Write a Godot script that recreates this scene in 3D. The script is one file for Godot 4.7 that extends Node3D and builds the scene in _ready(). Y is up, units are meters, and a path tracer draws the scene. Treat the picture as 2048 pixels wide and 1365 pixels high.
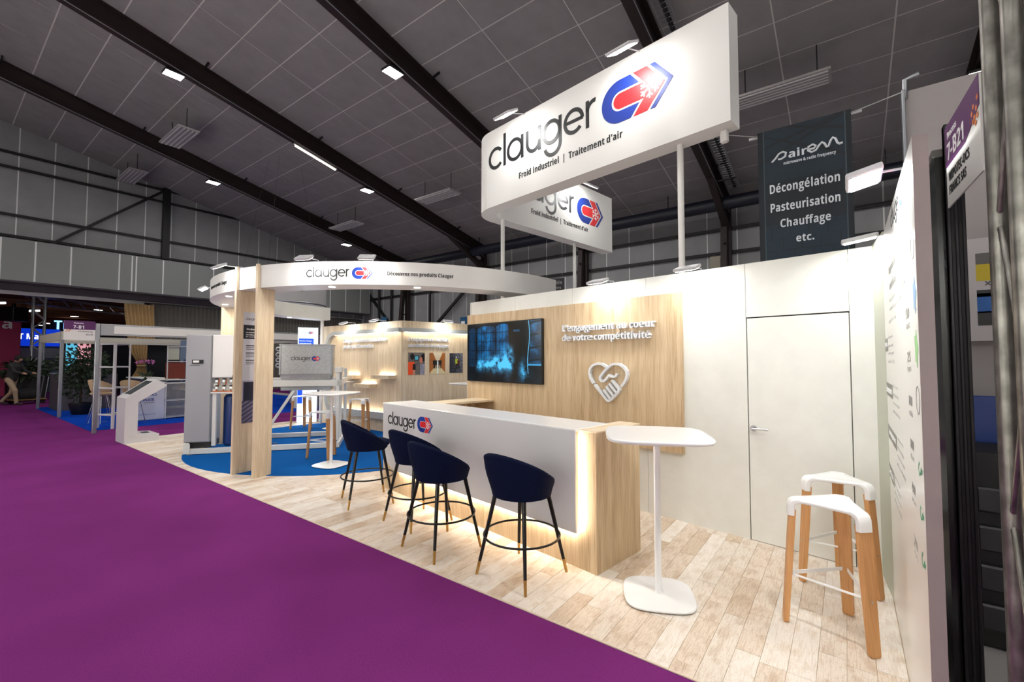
extends Node3D
# Trade-fair stand in an exhibition hall. World axes follow the hall: -Z is away into the hall, -X runs down the aisle.
# The stand's back wall and counter are turned by ST against the hall; S(u, h, d) gives points in the stand's own frame.
const ST := 0.150657
var M := {}
var used := {}
var rng := RandomNumberGenerator.new()

class MB:
	var v := PackedVector3Array()
	var n := PackedVector3Array()
	var t := PackedVector2Array()
	var col := PackedColorArray()
	var ix := PackedInt32Array()
	func vert(p, nn, uv = Vector2.ZERO) -> int:
		v.append(p); n.append(nn); t.append(uv)
		return v.size() - 1
	func poly(p: Array, c: Vector3) -> void:
		var nn: Vector3 = (p[1] - p[0]).cross(p[2] - p[0]).normalized()
		var mid := Vector3.ZERO
		for q in p: mid += q / p.size()
		if nn.dot(mid - c) < 0:
			p = p.duplicate(); p.reverse(); nn = -nn
		var b := v.size()
		for q in p: vert(q, nn)
		for i in range(1, p.size() - 1): ix.append_array([b, b + i + 1, b + i])
	func quad(a: Vector3, b: Vector3, c: Vector3, d: Vector3) -> void:   # bottom-left, bottom-right, top-right, top-left as seen from the front
		var nn := (b - a).cross(d - a).normalized()
		var k := vert(a, nn, Vector2(0, 1)); vert(b, nn, Vector2(1, 1)); vert(c, nn, Vector2(1, 0)); vert(d, nn, Vector2(0, 0))
		ix.append_array([k, k + 2, k + 1, k, k + 3, k + 2])
	func box(c: Vector3, s: Vector3, b := Basis(), r := 0.0) -> MB:
		var h := s / 2
		r = minf(r, minf(h.x, minf(h.y, h.z)) * 0.95)
		var at := func(x, y, z) -> Vector3: return c + b * Vector3(x, y, z)
		for a in 3:
			var a1 := (a + 1) % 3; var a2 := (a + 2) % 3
			for sg in [-1, 1]:
				var p := []
				for q in [[-1, -1], [1, -1], [1, 1], [-1, 1]]:
					var w := Vector3.ZERO
					w[a] = sg * h[a]; w[a1] = q[0] * (h[a1] - r); w[a2] = q[1] * (h[a2] - r)
					p.append(at.call(w.x, w.y, w.z))
				poly(p, c)
			if r > 0:
				for s1 in [-1, 1]:
					for s2 in [-1, 1]:
						var p := []
						for q in [[-1, 0], [1, 0], [1, 1], [-1, 1]]:
							var w := Vector3.ZERO
							w[a] = q[0] * (h[a] - r)
							w[a1] = s1 * (h[a1] - (r if q[1] else 0.0)); w[a2] = s2 * (h[a2] - (0.0 if q[1] else r))
							p.append(at.call(w.x, w.y, w.z))
						poly(p, c)
		if r > 0:
			for sx in [-1, 1]:
				for sy in [-1, 1]:
					for sz in [-1, 1]:
						poly([at.call(sx * h.x, sy * (h.y - r), sz * (h.z - r)), at.call(sx * (h.x - r), sy * h.y, sz * (h.z - r)), at.call(sx * (h.x - r), sy * (h.y - r), sz * h.z)], c)
		return self
	func bar(a: Vector3, b: Vector3, w: float, d: float, r := 0.0) -> MB:   # rectangular bar from a to b
		var y := (b - a).normalized()
		var x := y.cross(Vector3(0, 0, 1) if absf(y.z) < 0.9 else Vector3(0, 1, 0)).normalized()
		return box((a + b) / 2, Vector3(w, a.distance_to(b), d), Basis(x, y, x.cross(y)), r)
	func cyl(a: Vector3, b: Vector3, ra: float, rb: float, seg := 14, caps := true) -> MB:
		var y := (b - a).normalized()
		var x := y.cross(Vector3(0, 0, 1) if absf(y.z) < 0.9 else Vector3(1, 0, 0)).normalized()
		var z := x.cross(y)
		var k := v.size()
		for i in seg:
			var o := x * cos(TAU * i / seg) + z * sin(TAU * i / seg)
			vert(a + o * ra, o); vert(b + o * rb, o)
		for i in seg:
			var p := k + 2 * i; var q := k + 2 * ((i + 1) % seg)
			ix.append_array([p, q, p + 1, q, q + 1, p + 1])
		if caps:
			for e in [[a, ra, -y], [b, rb, y]]:
				if e[1] < 0.0005: continue
				var ps := []
				for i in seg: ps.append(e[0] + (x * cos(TAU * i / seg) + z * sin(TAU * i / seg)) * e[1])
				poly(ps, e[0] - e[2])
		return self
	func grid(rows: Array, closed := false) -> MB:   # smooth surface through rows of points, turned outwards by itself
		var nr := rows.size(); var nc: int = rows[0].size(); var k := v.size()
		var nn := PackedVector3Array(); nn.resize(nr * nc)
		var mid := Vector3.ZERO
		for r in rows:
			for p in r: mid += p / (nr * nc)
		var tri := PackedInt32Array()
		var sum := 0.0
		for i in nr - 1:
			for j in (nc if closed else nc - 1):
				var a := i * nc + j; var b := i * nc + (j + 1) % nc; var c := a + nc; var d := b + nc
				for f in [[a, b, c], [b, d, c]]:
					var pa: Vector3 = rows[f[0] / nc][f[0] % nc]; var pb: Vector3 = rows[f[1] / nc][f[1] % nc]; var pc: Vector3 = rows[f[2] / nc][f[2] % nc]
					var fn := (pb - pa).cross(pc - pa)
					sum += fn.dot((pa + pb + pc) / 3 - mid)
					for q in f: nn[q] += fn
					tri.append_array(f)
		var flip := sum < 0
		for i in nr:
			for j in nc:
				var m := nn[i * nc + j].normalized()
				vert(rows[i][j], -m if flip else m, Vector2(float(j) / maxi(nc - 1, 1), 1.0 - float(i) / maxi(nr - 1, 1)))
		for i in range(0, tri.size(), 3):
			if flip: ix.append_array([k + tri[i], k + tri[i + 1], k + tri[i + 2]])
			else: ix.append_array([k + tri[i], k + tri[i + 2], k + tri[i + 1]])
		return self
	func tube(pts: Array, r: float, seg := 8, closed := false) -> MB:
		var rows := []
		var m := pts.size()
		var up := Vector3(0, 1, 0)
		var last := Vector3.ZERO
		for i in (m + 1 if closed else m):
			var p: Vector3 = pts[i % m]
			var a: Vector3 = pts[(i - 1 + m) % m] if closed or i > 0 else p
			var b: Vector3 = pts[(i + 1) % m] if closed or i < m - 1 else p
			var y := (b - a).normalized()
			var x := y.cross(up)
			if x.length() < 0.05: x = y.cross(Vector3(0, 0, 1))
			x = x.normalized()
			if last != Vector3.ZERO:
				var lx := last - y * last.dot(y)
				if lx.length() > 0.01: x = lx.normalized()
			last = x
			var z := x.cross(y)
			var row := []
			for j in seg: row.append(p + (x * cos(TAU * j / seg) + z * sin(TAU * j / seg)) * r)
			rows.append(row)
		grid(rows, true)
		if not closed:
			poly(rows[0], pts[1]); poly(rows[-1], pts[-2])
		return self
	func lathe(prof: Array, seg := 24, at := Vector3.ZERO) -> MB:   # prof: [radius, height] pairs
		var rows := []
		for q in prof:
			var row := []
			for j in seg: row.append(at + Vector3(cos(TAU * j / seg) * q[0], q[1], sin(TAU * j / seg) * q[0]))
			rows.append(row)
		return grid(rows, true)
	func loft(shape: PackedVector2Array, prof: Array, at := Transform3D()) -> MB:   # shape lies in xz; prof: [scale, height]; closed top and bottom
		var rows := []
		for q in prof:
			var row := []
			for p in shape: row.append(at * Vector3(p.x * q[0], q[1], p.y * q[0]))
			rows.append(row)
		grid(rows, true)
		var mid: Vector3 = at * Vector3(0, (prof[0][1] + prof[-1][1]) / 2, 0)
		poly(rows[0], mid); poly(rows[-1], mid)
		return self
	func prism(shape: PackedVector2Array, z0: float, z1: float, at := Transform3D()) -> MB:   # shape lies in xy
		if Geometry2D.is_polygon_clockwise(shape): shape.reverse()
		var tri := Geometry2D.triangulate_polygon(shape)
		for e in [[z1, 1.0], [z0, -1.0]]:
			var k := v.size()
			var nn: Vector3 = (at.basis * Vector3(0, 0, e[1])).normalized()
			for p in shape: vert(at * Vector3(p.x, p.y, e[0]), nn)
			for i in range(0, tri.size(), 3):
				var a := shape[tri[i]]; var b := shape[tri[i + 1]]; var c := shape[tri[i + 2]]
				var ccw: bool = (b - a).cross(c - a) > 0
				if ccw == (e[1] > 0): ix.append_array([k + tri[i], k + tri[i + 2], k + tri[i + 1]])
				else: ix.append_array([k + tri[i], k + tri[i + 1], k + tri[i + 2]])
		for i in shape.size():
			var a := shape[i]; var b := shape[(i + 1) % shape.size()]
			quad(at * Vector3(a.x, a.y, z0), at * Vector3(b.x, b.y, z0), at * Vector3(b.x, b.y, z1), at * Vector3(a.x, a.y, z1))
		return self
	func add(m: MB, at := Transform3D()) -> MB:
		var k := v.size()
		for i in m.v.size(): vert(at * m.v[i], (at.basis.inverse().transposed() * m.n[i]).normalized(), m.t[i])
		for i in m.ix: ix.append(k + i)
		return self
	func bend(c: Vector3, r: float, phi: float) -> MB:   # wraps x round a vertical cylinder, z outwards
		for i in v.size():
			var a := phi - v[i].x / r
			var o := Vector3(cos(a), 0, sin(a)); var side := Vector3(sin(a), 0, -cos(a))
			var q := n[i]
			v[i] = c + o * (r + v[i].z) + Vector3(0, v[i].y, 0)
			n[i] = side * q.x + Vector3(0, q.y, 0) + o * q.z
		return self
	func mesh() -> ArrayMesh:
		var a := []
		a.resize(Mesh.ARRAY_MAX)
		a[Mesh.ARRAY_VERTEX] = v; a[Mesh.ARRAY_NORMAL] = n; a[Mesh.ARRAY_TEX_UV] = t; a[Mesh.ARRAY_INDEX] = ix
		if col.size() == v.size(): a[Mesh.ARRAY_COLOR] = col
		var m := ArrayMesh.new()
		m.add_surface_from_arrays(Mesh.PRIMITIVE_TRIANGLES, a)
		return m

func S(u: float, h: float, d: float) -> Vector3:
	return Vector3(cos(ST) * u + sin(ST) * d, h, sin(ST) * u - cos(ST) * d)

func T(p: Vector3, turn := 0.0) -> Transform3D:
	return Transform3D(Basis(Vector3.UP, turn), p)

func numbered(called: String) -> String:
	used[called] = used.get(called, -1) + 1
	return called if used[called] == 0 else "%s_%03d" % [called, used[called]]

func tag(o: Node3D, label: String, category: String, group := "") -> Node3D:
	o.set_meta("label", label); o.set_meta("category", category)
	if group: o.set_meta("group", group)
	return o

func thing(called: String, label: String, category: String, at := Vector3.ZERO, turn := 0.0, group := "") -> Node3D:
	var o := Node3D.new()
	o.name = numbered(called); add_child(o)
	o.position = at; o.rotation.y = turn
	return tag(o, label, category, group)

func structure(called: String, at := Vector3.ZERO, turn := 0.0) -> Node3D:
	var o := Node3D.new()
	o.name = called; add_child(o)
	o.position = at; o.rotation.y = turn; o.set_meta("kind", "structure")
	return o

func part(called: String, m: MB, mat: Material, parent: Node3D) -> MeshInstance3D:
	var o := MeshInstance3D.new()
	o.name = called; o.mesh = m.mesh(); o.material_override = mat
	parent.add_child(o, true)
	return o

func copy(o: Node3D, at: Vector3, turn: float, label := "") -> Node3D:
	var c: Node3D = o.duplicate()
	c.name = numbered(String(o.name).trim_suffix("_000")); add_child(c)
	c.position = at; c.rotation.y = turn
	if label: c.set_meta("label", label)
	return c

func bx(c: Vector3, s: Vector3, r := 0.0, b := Basis()) -> MB:
	return MB.new().box(c, s, b, r)

func mat(c: Color, rough := 0.6, metal := 0.0, spec := 0.5) -> StandardMaterial3D:
	var m := StandardMaterial3D.new()
	m.albedo_color = c; m.roughness = rough; m.metallic = metal; m.metallic_specular = spec
	return m

func glow(c: Color, e: float) -> StandardMaterial3D:
	var m := mat(c, 0.5)
	m.emission_enabled = true; m.emission = c; m.emission_energy_multiplier = e
	return m

func noise_tex(freq: float, a: Color, b: Color, seed_: int, size := 256, octaves := 4) -> NoiseTexture2D:
	var f := FastNoiseLite.new()
	f.seed = seed_; f.frequency = freq; f.fractal_octaves = octaves
	var t := NoiseTexture2D.new()
	t.width = size; t.height = size; t.seamless = true; t.noise = f
	var g := Gradient.new()
	g.set_color(0, a); g.set_color(1, b)
	t.color_ramp = g
	return t

func tri_mat(tex: Texture2D, scale: Vector3, rough := 0.6, metal := 0.0, world := false) -> StandardMaterial3D:
	var m := mat(Color.WHITE, rough, metal)
	m.albedo_texture = tex; m.uv1_triplanar = true; m.uv1_world_triplanar = world; m.uv1_scale = scale; m.uv1_triplanar_sharpness = 8.0
	return m

func oak_image(seed_: int, base: Color, dark: Color, light: Color, w := 768, h := 256) -> ImageTexture:   # vertical grain, seamless sideways by wrapped strips
	var im := Image.create(w, h, true, Image.FORMAT_RGB8)
	var f := FastNoiseLite.new(); f.seed = seed_; f.frequency = 0.02; f.fractal_octaves = 3
	var g := FastNoiseLite.new(); g.seed = seed_ + 7; g.frequency = 0.11; g.fractal_octaves = 3
	var r := RandomNumberGenerator.new(); r.seed = seed_
	var tone := PackedFloat32Array(); var line := PackedFloat32Array()
	tone.resize(w); line.resize(w)
	var x := 0
	while x < w:
		var wide := r.randi_range(14, 46)
		var tn := r.randf_range(-0.5, 0.55)
		var ln := r.randf_range(0.1, 0.75)
		for i in wide:
			if x + i < w: tone[x + i] = tn; line[x + i] = ln if i == 0 else ln * 0.4 if i == 1 else 0.0
		x += wide
	for i in w:
		for j in h:
			var m := absf(j - h * 0.5)   # mirrored, so that the picture repeats upwards without a seam
			var k := tone[i] * 0.45 + g.get_noise_2d(i * 2.4, m * 0.16) * 0.9 + f.get_noise_2d(i, m * 0.5) * 0.5
			var c := base.lerp(light, clampf(k, 0, 1)).lerp(dark, clampf(-k * 0.9 + line[i] * 0.75, 0, 1))
			im.set_pixel(i, j, c)
	im.generate_mipmaps()
	return ImageTexture.create_from_image(im)

func plank_image(seed_: int, base: Color, dark: Color) -> ImageTexture:   # grain along u
	var im := Image.create(384, 128, true, Image.FORMAT_RGB8)
	var f := FastNoiseLite.new(); f.seed = seed_; f.frequency = 0.012
	var g := FastNoiseLite.new(); g.seed = seed_ + 3; g.frequency = 0.09; g.fractal_octaves = 3
	for i in 384:
		for j in 128:
			var d := f.get_noise_2d(i * 0.5, j * 1.2) * 9.0
			var ring := 0.5 + 0.5 * sin(d * 6.0 + j * 0.12)
			var k := pow(ring, 5.0) * 0.35 + maxf(0, g.get_noise_2d(i * 0.18, j * 2.2)) * 0.85 + maxf(0, f.get_noise_2d(i * 0.9 + 300, j * 1.4)) * 0.9
			im.set_pixel(i, j, base.lerp(dark, clampf(k, 0, 1)))
	im.generate_mipmaps()
	return ImageTexture.create_from_image(im)

func print_mat(im: Image, rough := 0.5) -> StandardMaterial3D:
	var m := mat(Color.WHITE, rough)
	im.generate_mipmaps()
	m.albedo_texture = ImageTexture.create_from_image(im)
	m.texture_repeat = false
	return m

func text_mb(s: String, width: float, height := 0.0, depth := 0.004, bold := true, fam := "Droid Sans") -> MB:   # centred on its own box, facing +z, its back on z = 0; height 0 keeps the proportions
	var f := SystemFont.new()
	f.font_names = PackedStringArray([fam]); f.font_weight = 700 if bold else 400
	var tm := TextMesh.new()
	tm.text = s; tm.font = f; tm.font_size = 40; tm.pixel_size = 0.01; tm.depth = 0.02; tm.curve_step = 1.2
	var a := tm.surface_get_arrays(0)
	var box := tm.get_aabb()
	var k := width / box.size.x
	var ky := k if height == 0.0 else height / box.size.y
	var out := MB.new()
	var c := box.get_center()
	var vs: PackedVector3Array = a[Mesh.ARRAY_VERTEX]
	var ns: PackedVector3Array = a[Mesh.ARRAY_NORMAL]
	for i in vs.size():
		out.vert(Vector3((vs[i].x - c.x) * k, (vs[i].y - c.y) * ky, (vs[i].z - c.z + 0.01) * depth / 0.02), ns[i])
	if a[Mesh.ARRAY_INDEX] != null and a[Mesh.ARRAY_INDEX].size(): out.ix = a[Mesh.ARRAY_INDEX]
	else: out.ix = PackedInt32Array(range(vs.size()))
	return out

func text(s: String, width: float, at: Transform3D, material: Material, parent: Node3D, height := 0.0, depth := 0.004, bold := true, called := "lettering") -> MeshInstance3D:
	return part(called, MB.new().add(text_mb(s, width, height, depth, bold), at), material, parent)

func arc(c: Vector2, r0: float, r1: float, a0: float, a1: float, seg := 20) -> PackedVector2Array:
	var p := PackedVector2Array()
	for i in seg + 1:
		var a := deg_to_rad(lerpf(a0, a1, float(i) / seg)); p.append(c + Vector2(cos(a), sin(a)) * r1)
	for i in seg + 1:
		var a := deg_to_rad(lerpf(a1, a0, float(i) / seg)); p.append(c + Vector2(cos(a), sin(a)) * r0)
	return p

func rect2(x0: float, y0: float, x1: float, y1: float) -> PackedVector2Array:
	return PackedVector2Array([Vector2(x0, y0), Vector2(x1, y0), Vector2(x1, y1), Vector2(x0, y1)])

func rrect(w: float, h: float, r: float, seg := 6) -> PackedVector2Array:
	var p := PackedVector2Array()
	for q in [[1, 1, 0], [-1, 1, 90], [-1, -1, 180], [1, -1, 270]]:
		for i in seg + 1:
			var a := deg_to_rad(q[2] + 90.0 * i / seg)
			p.append(Vector2(q[0] * (w / 2 - r), q[1] * (h / 2 - r)) + Vector2(cos(a), sin(a)) * r)
	return p

func squircle(half: float, power := 4.0, seg := 40) -> PackedVector2Array:
	var p := PackedVector2Array()
	for i in seg:
		var a := TAU * i / seg
		var c := cos(a); var s := sin(a)
		p.append(Vector2(signf(c) * pow(absf(c), 2 / power), signf(s) * pow(absf(s), 2 / power)) * half)
	return p

func wordmark(depth: float) -> MB:   # the geometric lettering of the stand's name; x height 1, width 5.9, baseline y = 0
	var m := MB.new()
	var w := 0.15
	var put := func(p: PackedVector2Array, x: float) -> void: m.prism(p, 0, depth, Transform3D(Basis(), Vector3(x, 0, 0)))
	var c := Vector2(0.5, 0.5)
	put.call(arc(c, 0.5 - w, 0.5, 40, 320), 0.0)
	put.call(rect2(0, 0, w, 1.42), 1.0)
	put.call(arc(c, 0.5 - w, 0.5, 0, 360, 28), 1.22); put.call(rect2(1 - w, 0, 1, 1), 1.25)
	put.call(rect2(0, 0.42, w, 1), 2.4); put.call(rect2(0.84 - w, 0, 0.84, 1), 2.4); put.call(arc(Vector2(0.42, 0.42), 0.42 - w, 0.42, 180, 360), 2.4)
	put.call(arc(c, 0.5 - w, 0.5, 0, 360, 28), 3.32); put.call(rect2(1 - w, -0.02, 1, 1), 3.35); put.call(arc(Vector2(0.52, -0.02), 0.48 - w, 0.48, 195, 360), 3.35)
	put.call(arc(c, 0.5 - w, 0.5, 0, 318), 4.44); put.call(rect2(0.1, 0.44, 0.95, 0.44 + w * 0.85), 4.44)
	put.call(rect2(0, 0, w, 1), 5.52); put.call(arc(Vector2(0.4, 0.6), 0.4 - w, 0.4, 82, 180), 5.52)
	return m

func emblem(which: String, depth: float) -> MB:   # the stand's sign: a blue hook, a red arrow with a snow crystal, a blue chevron; height 1, width 1.77
	var m := MB.new()
	if which == "blue":
		var p := PackedVector2Array([Vector2(0.76, 1), Vector2(0.98, 0.73)])
		for i in 15:
			var a := deg_to_rad(90 + 180.0 * i / 14); p.append(Vector2(0.5, 0.5) + Vector2(cos(a), sin(a)) * 0.23)
		p.append_array([Vector2(0.98, 0.27), Vector2(0.76, 0)])
		for i in 21:
			var a := deg_to_rad(270 - 180.0 * i / 20); p.append(Vector2(0.5, 0.5) + Vector2(cos(a), sin(a)) * 0.5)
		m.prism(p, 0, depth)
		m.prism(PackedVector2Array([Vector2(1.24, 1), Vector2(1.36, 1), Vector2(1.77, 0.5), Vector2(1.36, 0), Vector2(1.24, 0), Vector2(1.65, 0.5)]), 0, depth)
	elif which == "red":
		var p := PackedVector2Array([Vector2(0.83, 1), Vector2(1.17, 1), Vector2(1.58, 0.5), Vector2(1.17, 0), Vector2(0.83, 0), Vector2(1.092, 0.32)])
		for i in 11:
			var a := deg_to_rad(270 - 180.0 * i / 10); p.append(Vector2(0.5, 0.5) + Vector2(cos(a), sin(a)) * 0.18)
		p.append(Vector2(1.092, 0.68))
		m.prism(p, 0, depth)
	else:
		for k in 6:
			var b := Transform3D(Basis(Vector3(0, 0, 1), TAU * (k + 0.5) / 6), Vector3(1.23, 0.5, 0))
			m.prism(rect2(0.02, -0.018, 0.24, 0.018), 0, depth * 1.4, b)
			for s in [-1, 1]:
				m.prism(rect2(0, -0.015, 0.1, 0.015), 0, depth * 1.4, b * Transform3D(Basis(Vector3(0, 0, 1), s * PI / 4), Vector3(0.13, 0, 0)))
	return m

func logo(parent: Node3D, at: Transform3D, width: float, xh: float, ex: float, eh: float, ey: float, depth := 0.004, bend := []) -> void:   # wordmark with its left baseline at the origin of `at`, the emblem ex to its right, eh high, centred ey above the baseline
	var sx := width / 5.9
	var list := [["wordmark", MB.new().add(wordmark(1.0), Transform3D(Basis.from_scale(Vector3(sx, xh, depth)), Vector3.ZERO)), M.ink]]
	for q in [["blue", M.logo_blue], ["red", M.logo_red], ["snow", M.white_print]]:
		list.append(["emblem_" + q[0], MB.new().add(emblem(q[0], 1.0), Transform3D(Basis.from_scale(Vector3(eh, eh, depth)), Vector3(ex, ey - eh * 0.5, 0))), q[1]])
	for q in list:
		var mb: MB = MB.new().add(q[1], at)
		if bend: mb.bend(bend[0], bend[1], bend[2])
		part(q[0], mb, q[2], parent)

func area(parent: Node3D, at: Transform3D, size: Vector2, energy: float, c := Color(1, 1, 1)) -> void:
	var l := AreaLight3D.new()
	l.name = "light"; l.area_size = size; l.light_energy = energy; l.light_color = c; l.area_range = 40.0; l.area_attenuation = 2.0; l.area_normalize_energy = true; l.shadow_enabled = true
	l.transform = at
	parent.add_child(l, true)

func facing(p: Vector3, dir: Vector3) -> Transform3D:   # -z looks along dir
	return Transform3D(Basis.looking_at(dir, Vector3.UP if absf(dir.normalized().y) < 0.98 else Vector3.BACK), p)

func flood(p: Vector3, dir: Vector3, foot: Vector3, energy: float, label: String, group := "stand floodlights on arms", size := Vector2(0.19, 0.11), c := Color(0.99, 0.995, 0.99)) -> void:
	var o := thing("arm_floodlight", label, "floodlight", Vector3.ZERO, 0.0, group)
	var t := facing(p, dir)
	part("housing", MB.new().add(bx(Vector3(0, 0, 0.02), Vector3(size.x + 0.03, size.y + 0.03, 0.03), 0.006), t), M.alu_white, o)
	part("led_panel", MB.new().add(bx(Vector3(0, 0, 0.003), Vector3(size.x, size.y, 0.006)), t), M.led, o)
	part("arm", MB.new().tube([foot, foot + Vector3(0, maxf(0.03, p.y - foot.y + 0.02), 0), p - dir.normalized() * 0.035], 0.006, 6), M.alu_white, o)
	area(o, Transform3D(t.basis, p + dir.normalized() * 0.012), size, energy, c)

func _ready() -> void:
	var cam := Camera3D.new()
	cam.name = "camera"; add_child(cam)
	cam.position = Vector3(0, 1.65, 0)
	cam.rotation_degrees = Vector3(2.325, 36.91, 0)
	cam.fov = 74.94; cam.near = 0.05; cam.far = 200.0; cam.current = true
	var env := Environment.new()
	env.background_mode = Environment.BG_COLOR; env.background_color = Color(0.02, 0.02, 0.022)
	env.tonemap_mode = Environment.TONE_MAPPER_LINEAR; env.tonemap_exposure = 1.25
	env.sdfgi_enabled = true; env.ssao_enabled = true; env.ssil_enabled = true
	var we := WorldEnvironment.new()
	we.name = "surroundings"; we.environment = env; add_child(we)
	rng.seed = 11
	materials()
	hall_lights()
	hall_shell()
	stand_floor()
	stand_walls()
	hanging_sign()
	ring_header()
	counter()
	exhibits()
	furniture()
	floodlights()
	right_neighbour()
	added_opposite_stands()
	left_neighbour()
	next_hall()

func materials() -> void:
	M.white = mat(Color(0.90, 0.895, 0.88), 0.45)
	M.white_wall = tri_mat(noise_tex(0.02, Color(0.885, 0.885, 0.86), Color(0.91, 0.91, 0.885), 5), Vector3(0.8, 0.8, 0.8), 0.38)
	M.white_print = mat(Color(0.95, 0.95, 0.95), 0.5)
	M.gloss_white = mat(Color(0.92, 0.92, 0.92), 0.22)
	M.ink = mat(Color(0.045, 0.05, 0.06), 0.4)
	M.pale_ink = mat(Color(0.56, 0.56, 0.54), 0.5)
	M.grey_ink = mat(Color(0.34, 0.34, 0.34), 0.5)
	M.logo_blue = mat(Color(0.06, 0.19, 0.55), 0.4)
	M.logo_red = mat(Color(0.85, 0.12, 0.15), 0.4)
	M.led = glow(Color(1, 0.98, 0.95), 9.0)
	M.led_warm = glow(Color(1, 0.94, 0.86), 6.0)
	M.alu = mat(Color(0.62, 0.63, 0.65), 0.38, 0.8)
	M.alu_white = mat(Color(0.78, 0.78, 0.79), 0.4)
	M.chrome = mat(Color(0.8, 0.8, 0.82), 0.14, 1.0)
	M.galvanised = tri_mat(noise_tex(0.05, Color(0.64, 0.66, 0.67), Color(0.72, 0.73, 0.74), 8), Vector3(1.2, 1.2, 1.2), 0.38, 0.55)
	M.truss = tri_mat(noise_tex(0.03, Color(0.42, 0.41, 0.39), Color(0.66, 0.65, 0.62), 9), Vector3(2.0, 1.1, 2.0), 0.36, 0.9)
	var oak := oak_image(3, Color(0.785, 0.685, 0.545), Color(0.62, 0.50, 0.37), Color(0.86, 0.775, 0.655))
	M.oak = tri_mat(oak, Vector3(0.8, 0.55, 0.8), 0.5)
	var oak2 := oak_image(21, Color(0.86, 0.78, 0.66), Color(0.74, 0.64, 0.50), Color(0.92, 0.86, 0.76))
	M.oak_pale = tri_mat(oak2, Vector3(0.9, 0.6, 0.9), 0.5)
	M.navy = tri_mat(noise_tex(0.06, Color(0.03, 0.052, 0.135), Color(0.048, 0.08, 0.19), 4), Vector3(3, 3, 3), 0.9)
	M.navy.metallic_specular = 0.2
	M.black_metal = mat(Color(0.025, 0.024, 0.026), 0.35, 0.3)
	M.brass = mat(Color(0.72, 0.56, 0.32), 0.28, 1.0)
	M.beech = tri_mat(oak_image(33, Color(0.78, 0.57, 0.36), Color(0.66, 0.45, 0.27), Color(0.84, 0.64, 0.43), 256, 128), Vector3(4.0, 1.2, 4.0), 0.45)
	M.purple = tri_mat(noise_tex(0.13, Color(0.43, 0.155, 0.41), Color(0.48, 0.18, 0.455), 12, 512), Vector3(0.9, 0.9, 0.9), 0.95, 0.0, true)
	M.purple.metallic_specular = 0.15
	M.purple.detail_enabled = true
	M.purple.detail_albedo = noise_tex(0.008, Color(0.90, 0.90, 0.90), Color(1, 1, 1), 40, 512, 3)
	M.purple.detail_blend_mode = BaseMaterial3D.BLEND_MODE_MUL; M.purple.uv2_triplanar = true; M.purple.uv2_world_triplanar = true; M.purple.uv2_scale = Vector3(0.17, 0.17, 0.17); M.purple.detail_uv_layer = BaseMaterial3D.DETAIL_UV_2
	M.blue_carpet = tri_mat(noise_tex(0.15, Color(0.03, 0.30, 0.57), Color(0.06, 0.36, 0.64), 14, 256), Vector3(1.2, 1.2, 1.2), 0.95, 0.0, true)
	M.blue_carpet_pale = tri_mat(noise_tex(0.15, Color(0.03, 0.22, 0.62), Color(0.05, 0.27, 0.70), 15, 256), Vector3(1.2, 1.2, 1.2), 0.95, 0.0, true)
	M.blue_carpet.metallic_specular = 0.15; M.blue_carpet_pale.metallic_specular = 0.15
	M.concrete = mat(Color(0.66, 0.65, 0.64), 0.9)
	M.roof_panel = tri_mat(noise_tex(0.01, Color(0.53, 0.515, 0.525), Color(0.58, 0.565, 0.575), 16), Vector3(0.5, 0.5, 0.5), 0.8, 0.0, true)
	M.roof_joint = mat(Color(0.84, 0.82, 0.82), 0.7)
	M.hall_panel = tri_mat(noise_tex(0.01, Color(0.53, 0.535, 0.54), Color(0.58, 0.58, 0.585), 17), Vector3(0.4, 0.4, 0.4), 0.8, 0.0, true)
	M.hall_joint = mat(Color(0.88, 0.88, 0.88), 0.7)
	M.bulkhead = mat(Color(0.50, 0.51, 0.505), 0.7)
	M.steel_brown = mat(Color(0.135, 0.085, 0.075), 0.6)
	M.steel_dark = mat(Color(0.06, 0.055, 0.06), 0.6)
	M.duct = mat(Color(0.045, 0.07, 0.13), 0.5)
	M.black = mat(Color(0.02, 0.02, 0.022), 0.55)
	M.gap = mat(Color(0.03, 0.03, 0.03), 0.9)
	M.cabinet = mat(Color(0.62, 0.625, 0.645), 0.5)
	M.frame_white = mat(Color(0.86, 0.86, 0.84), 0.45)
	M.tank_blue = mat(Color(0.03, 0.17, 0.40), 0.35)
	M.copper = mat(Color(0.78, 0.42, 0.25), 0.3, 1.0)
	M.grey_plastic = mat(Color(0.55, 0.55, 0.57), 0.5)
	M.screen_grey = mat(Color(0.16, 0.20, 0.21), 0.2)
	M.sign_purple = mat(Color(0.33, 0.11, 0.35), 0.5)
	M.orange = mat(Color(0.85, 0.47, 0.22), 0.6)
	M.leaf = mat(Color(0.10, 0.17, 0.07), 0.6)
	M.leaf.backlight_enabled = true; M.leaf.backlight = Color(0.06, 0.1, 0.03)
	M.bark = mat(Color(0.25, 0.18, 0.12), 0.9)
	M.curtain = mat(Color(0.72, 0.60, 0.42), 0.9)
	M.beige = mat(Color(0.74, 0.64, 0.50), 0.8)
	M.dark_cloth = mat(Color(0.04, 0.04, 0.045), 0.95)

# ---------------------------------------------------------------- the hall
func roof_y(z: float) -> float: return 10.968 + 0.2149 * z
const BEAMS := [-20.3, -14.5, -8.82, -3.25, 2.4, 8.0]

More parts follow.
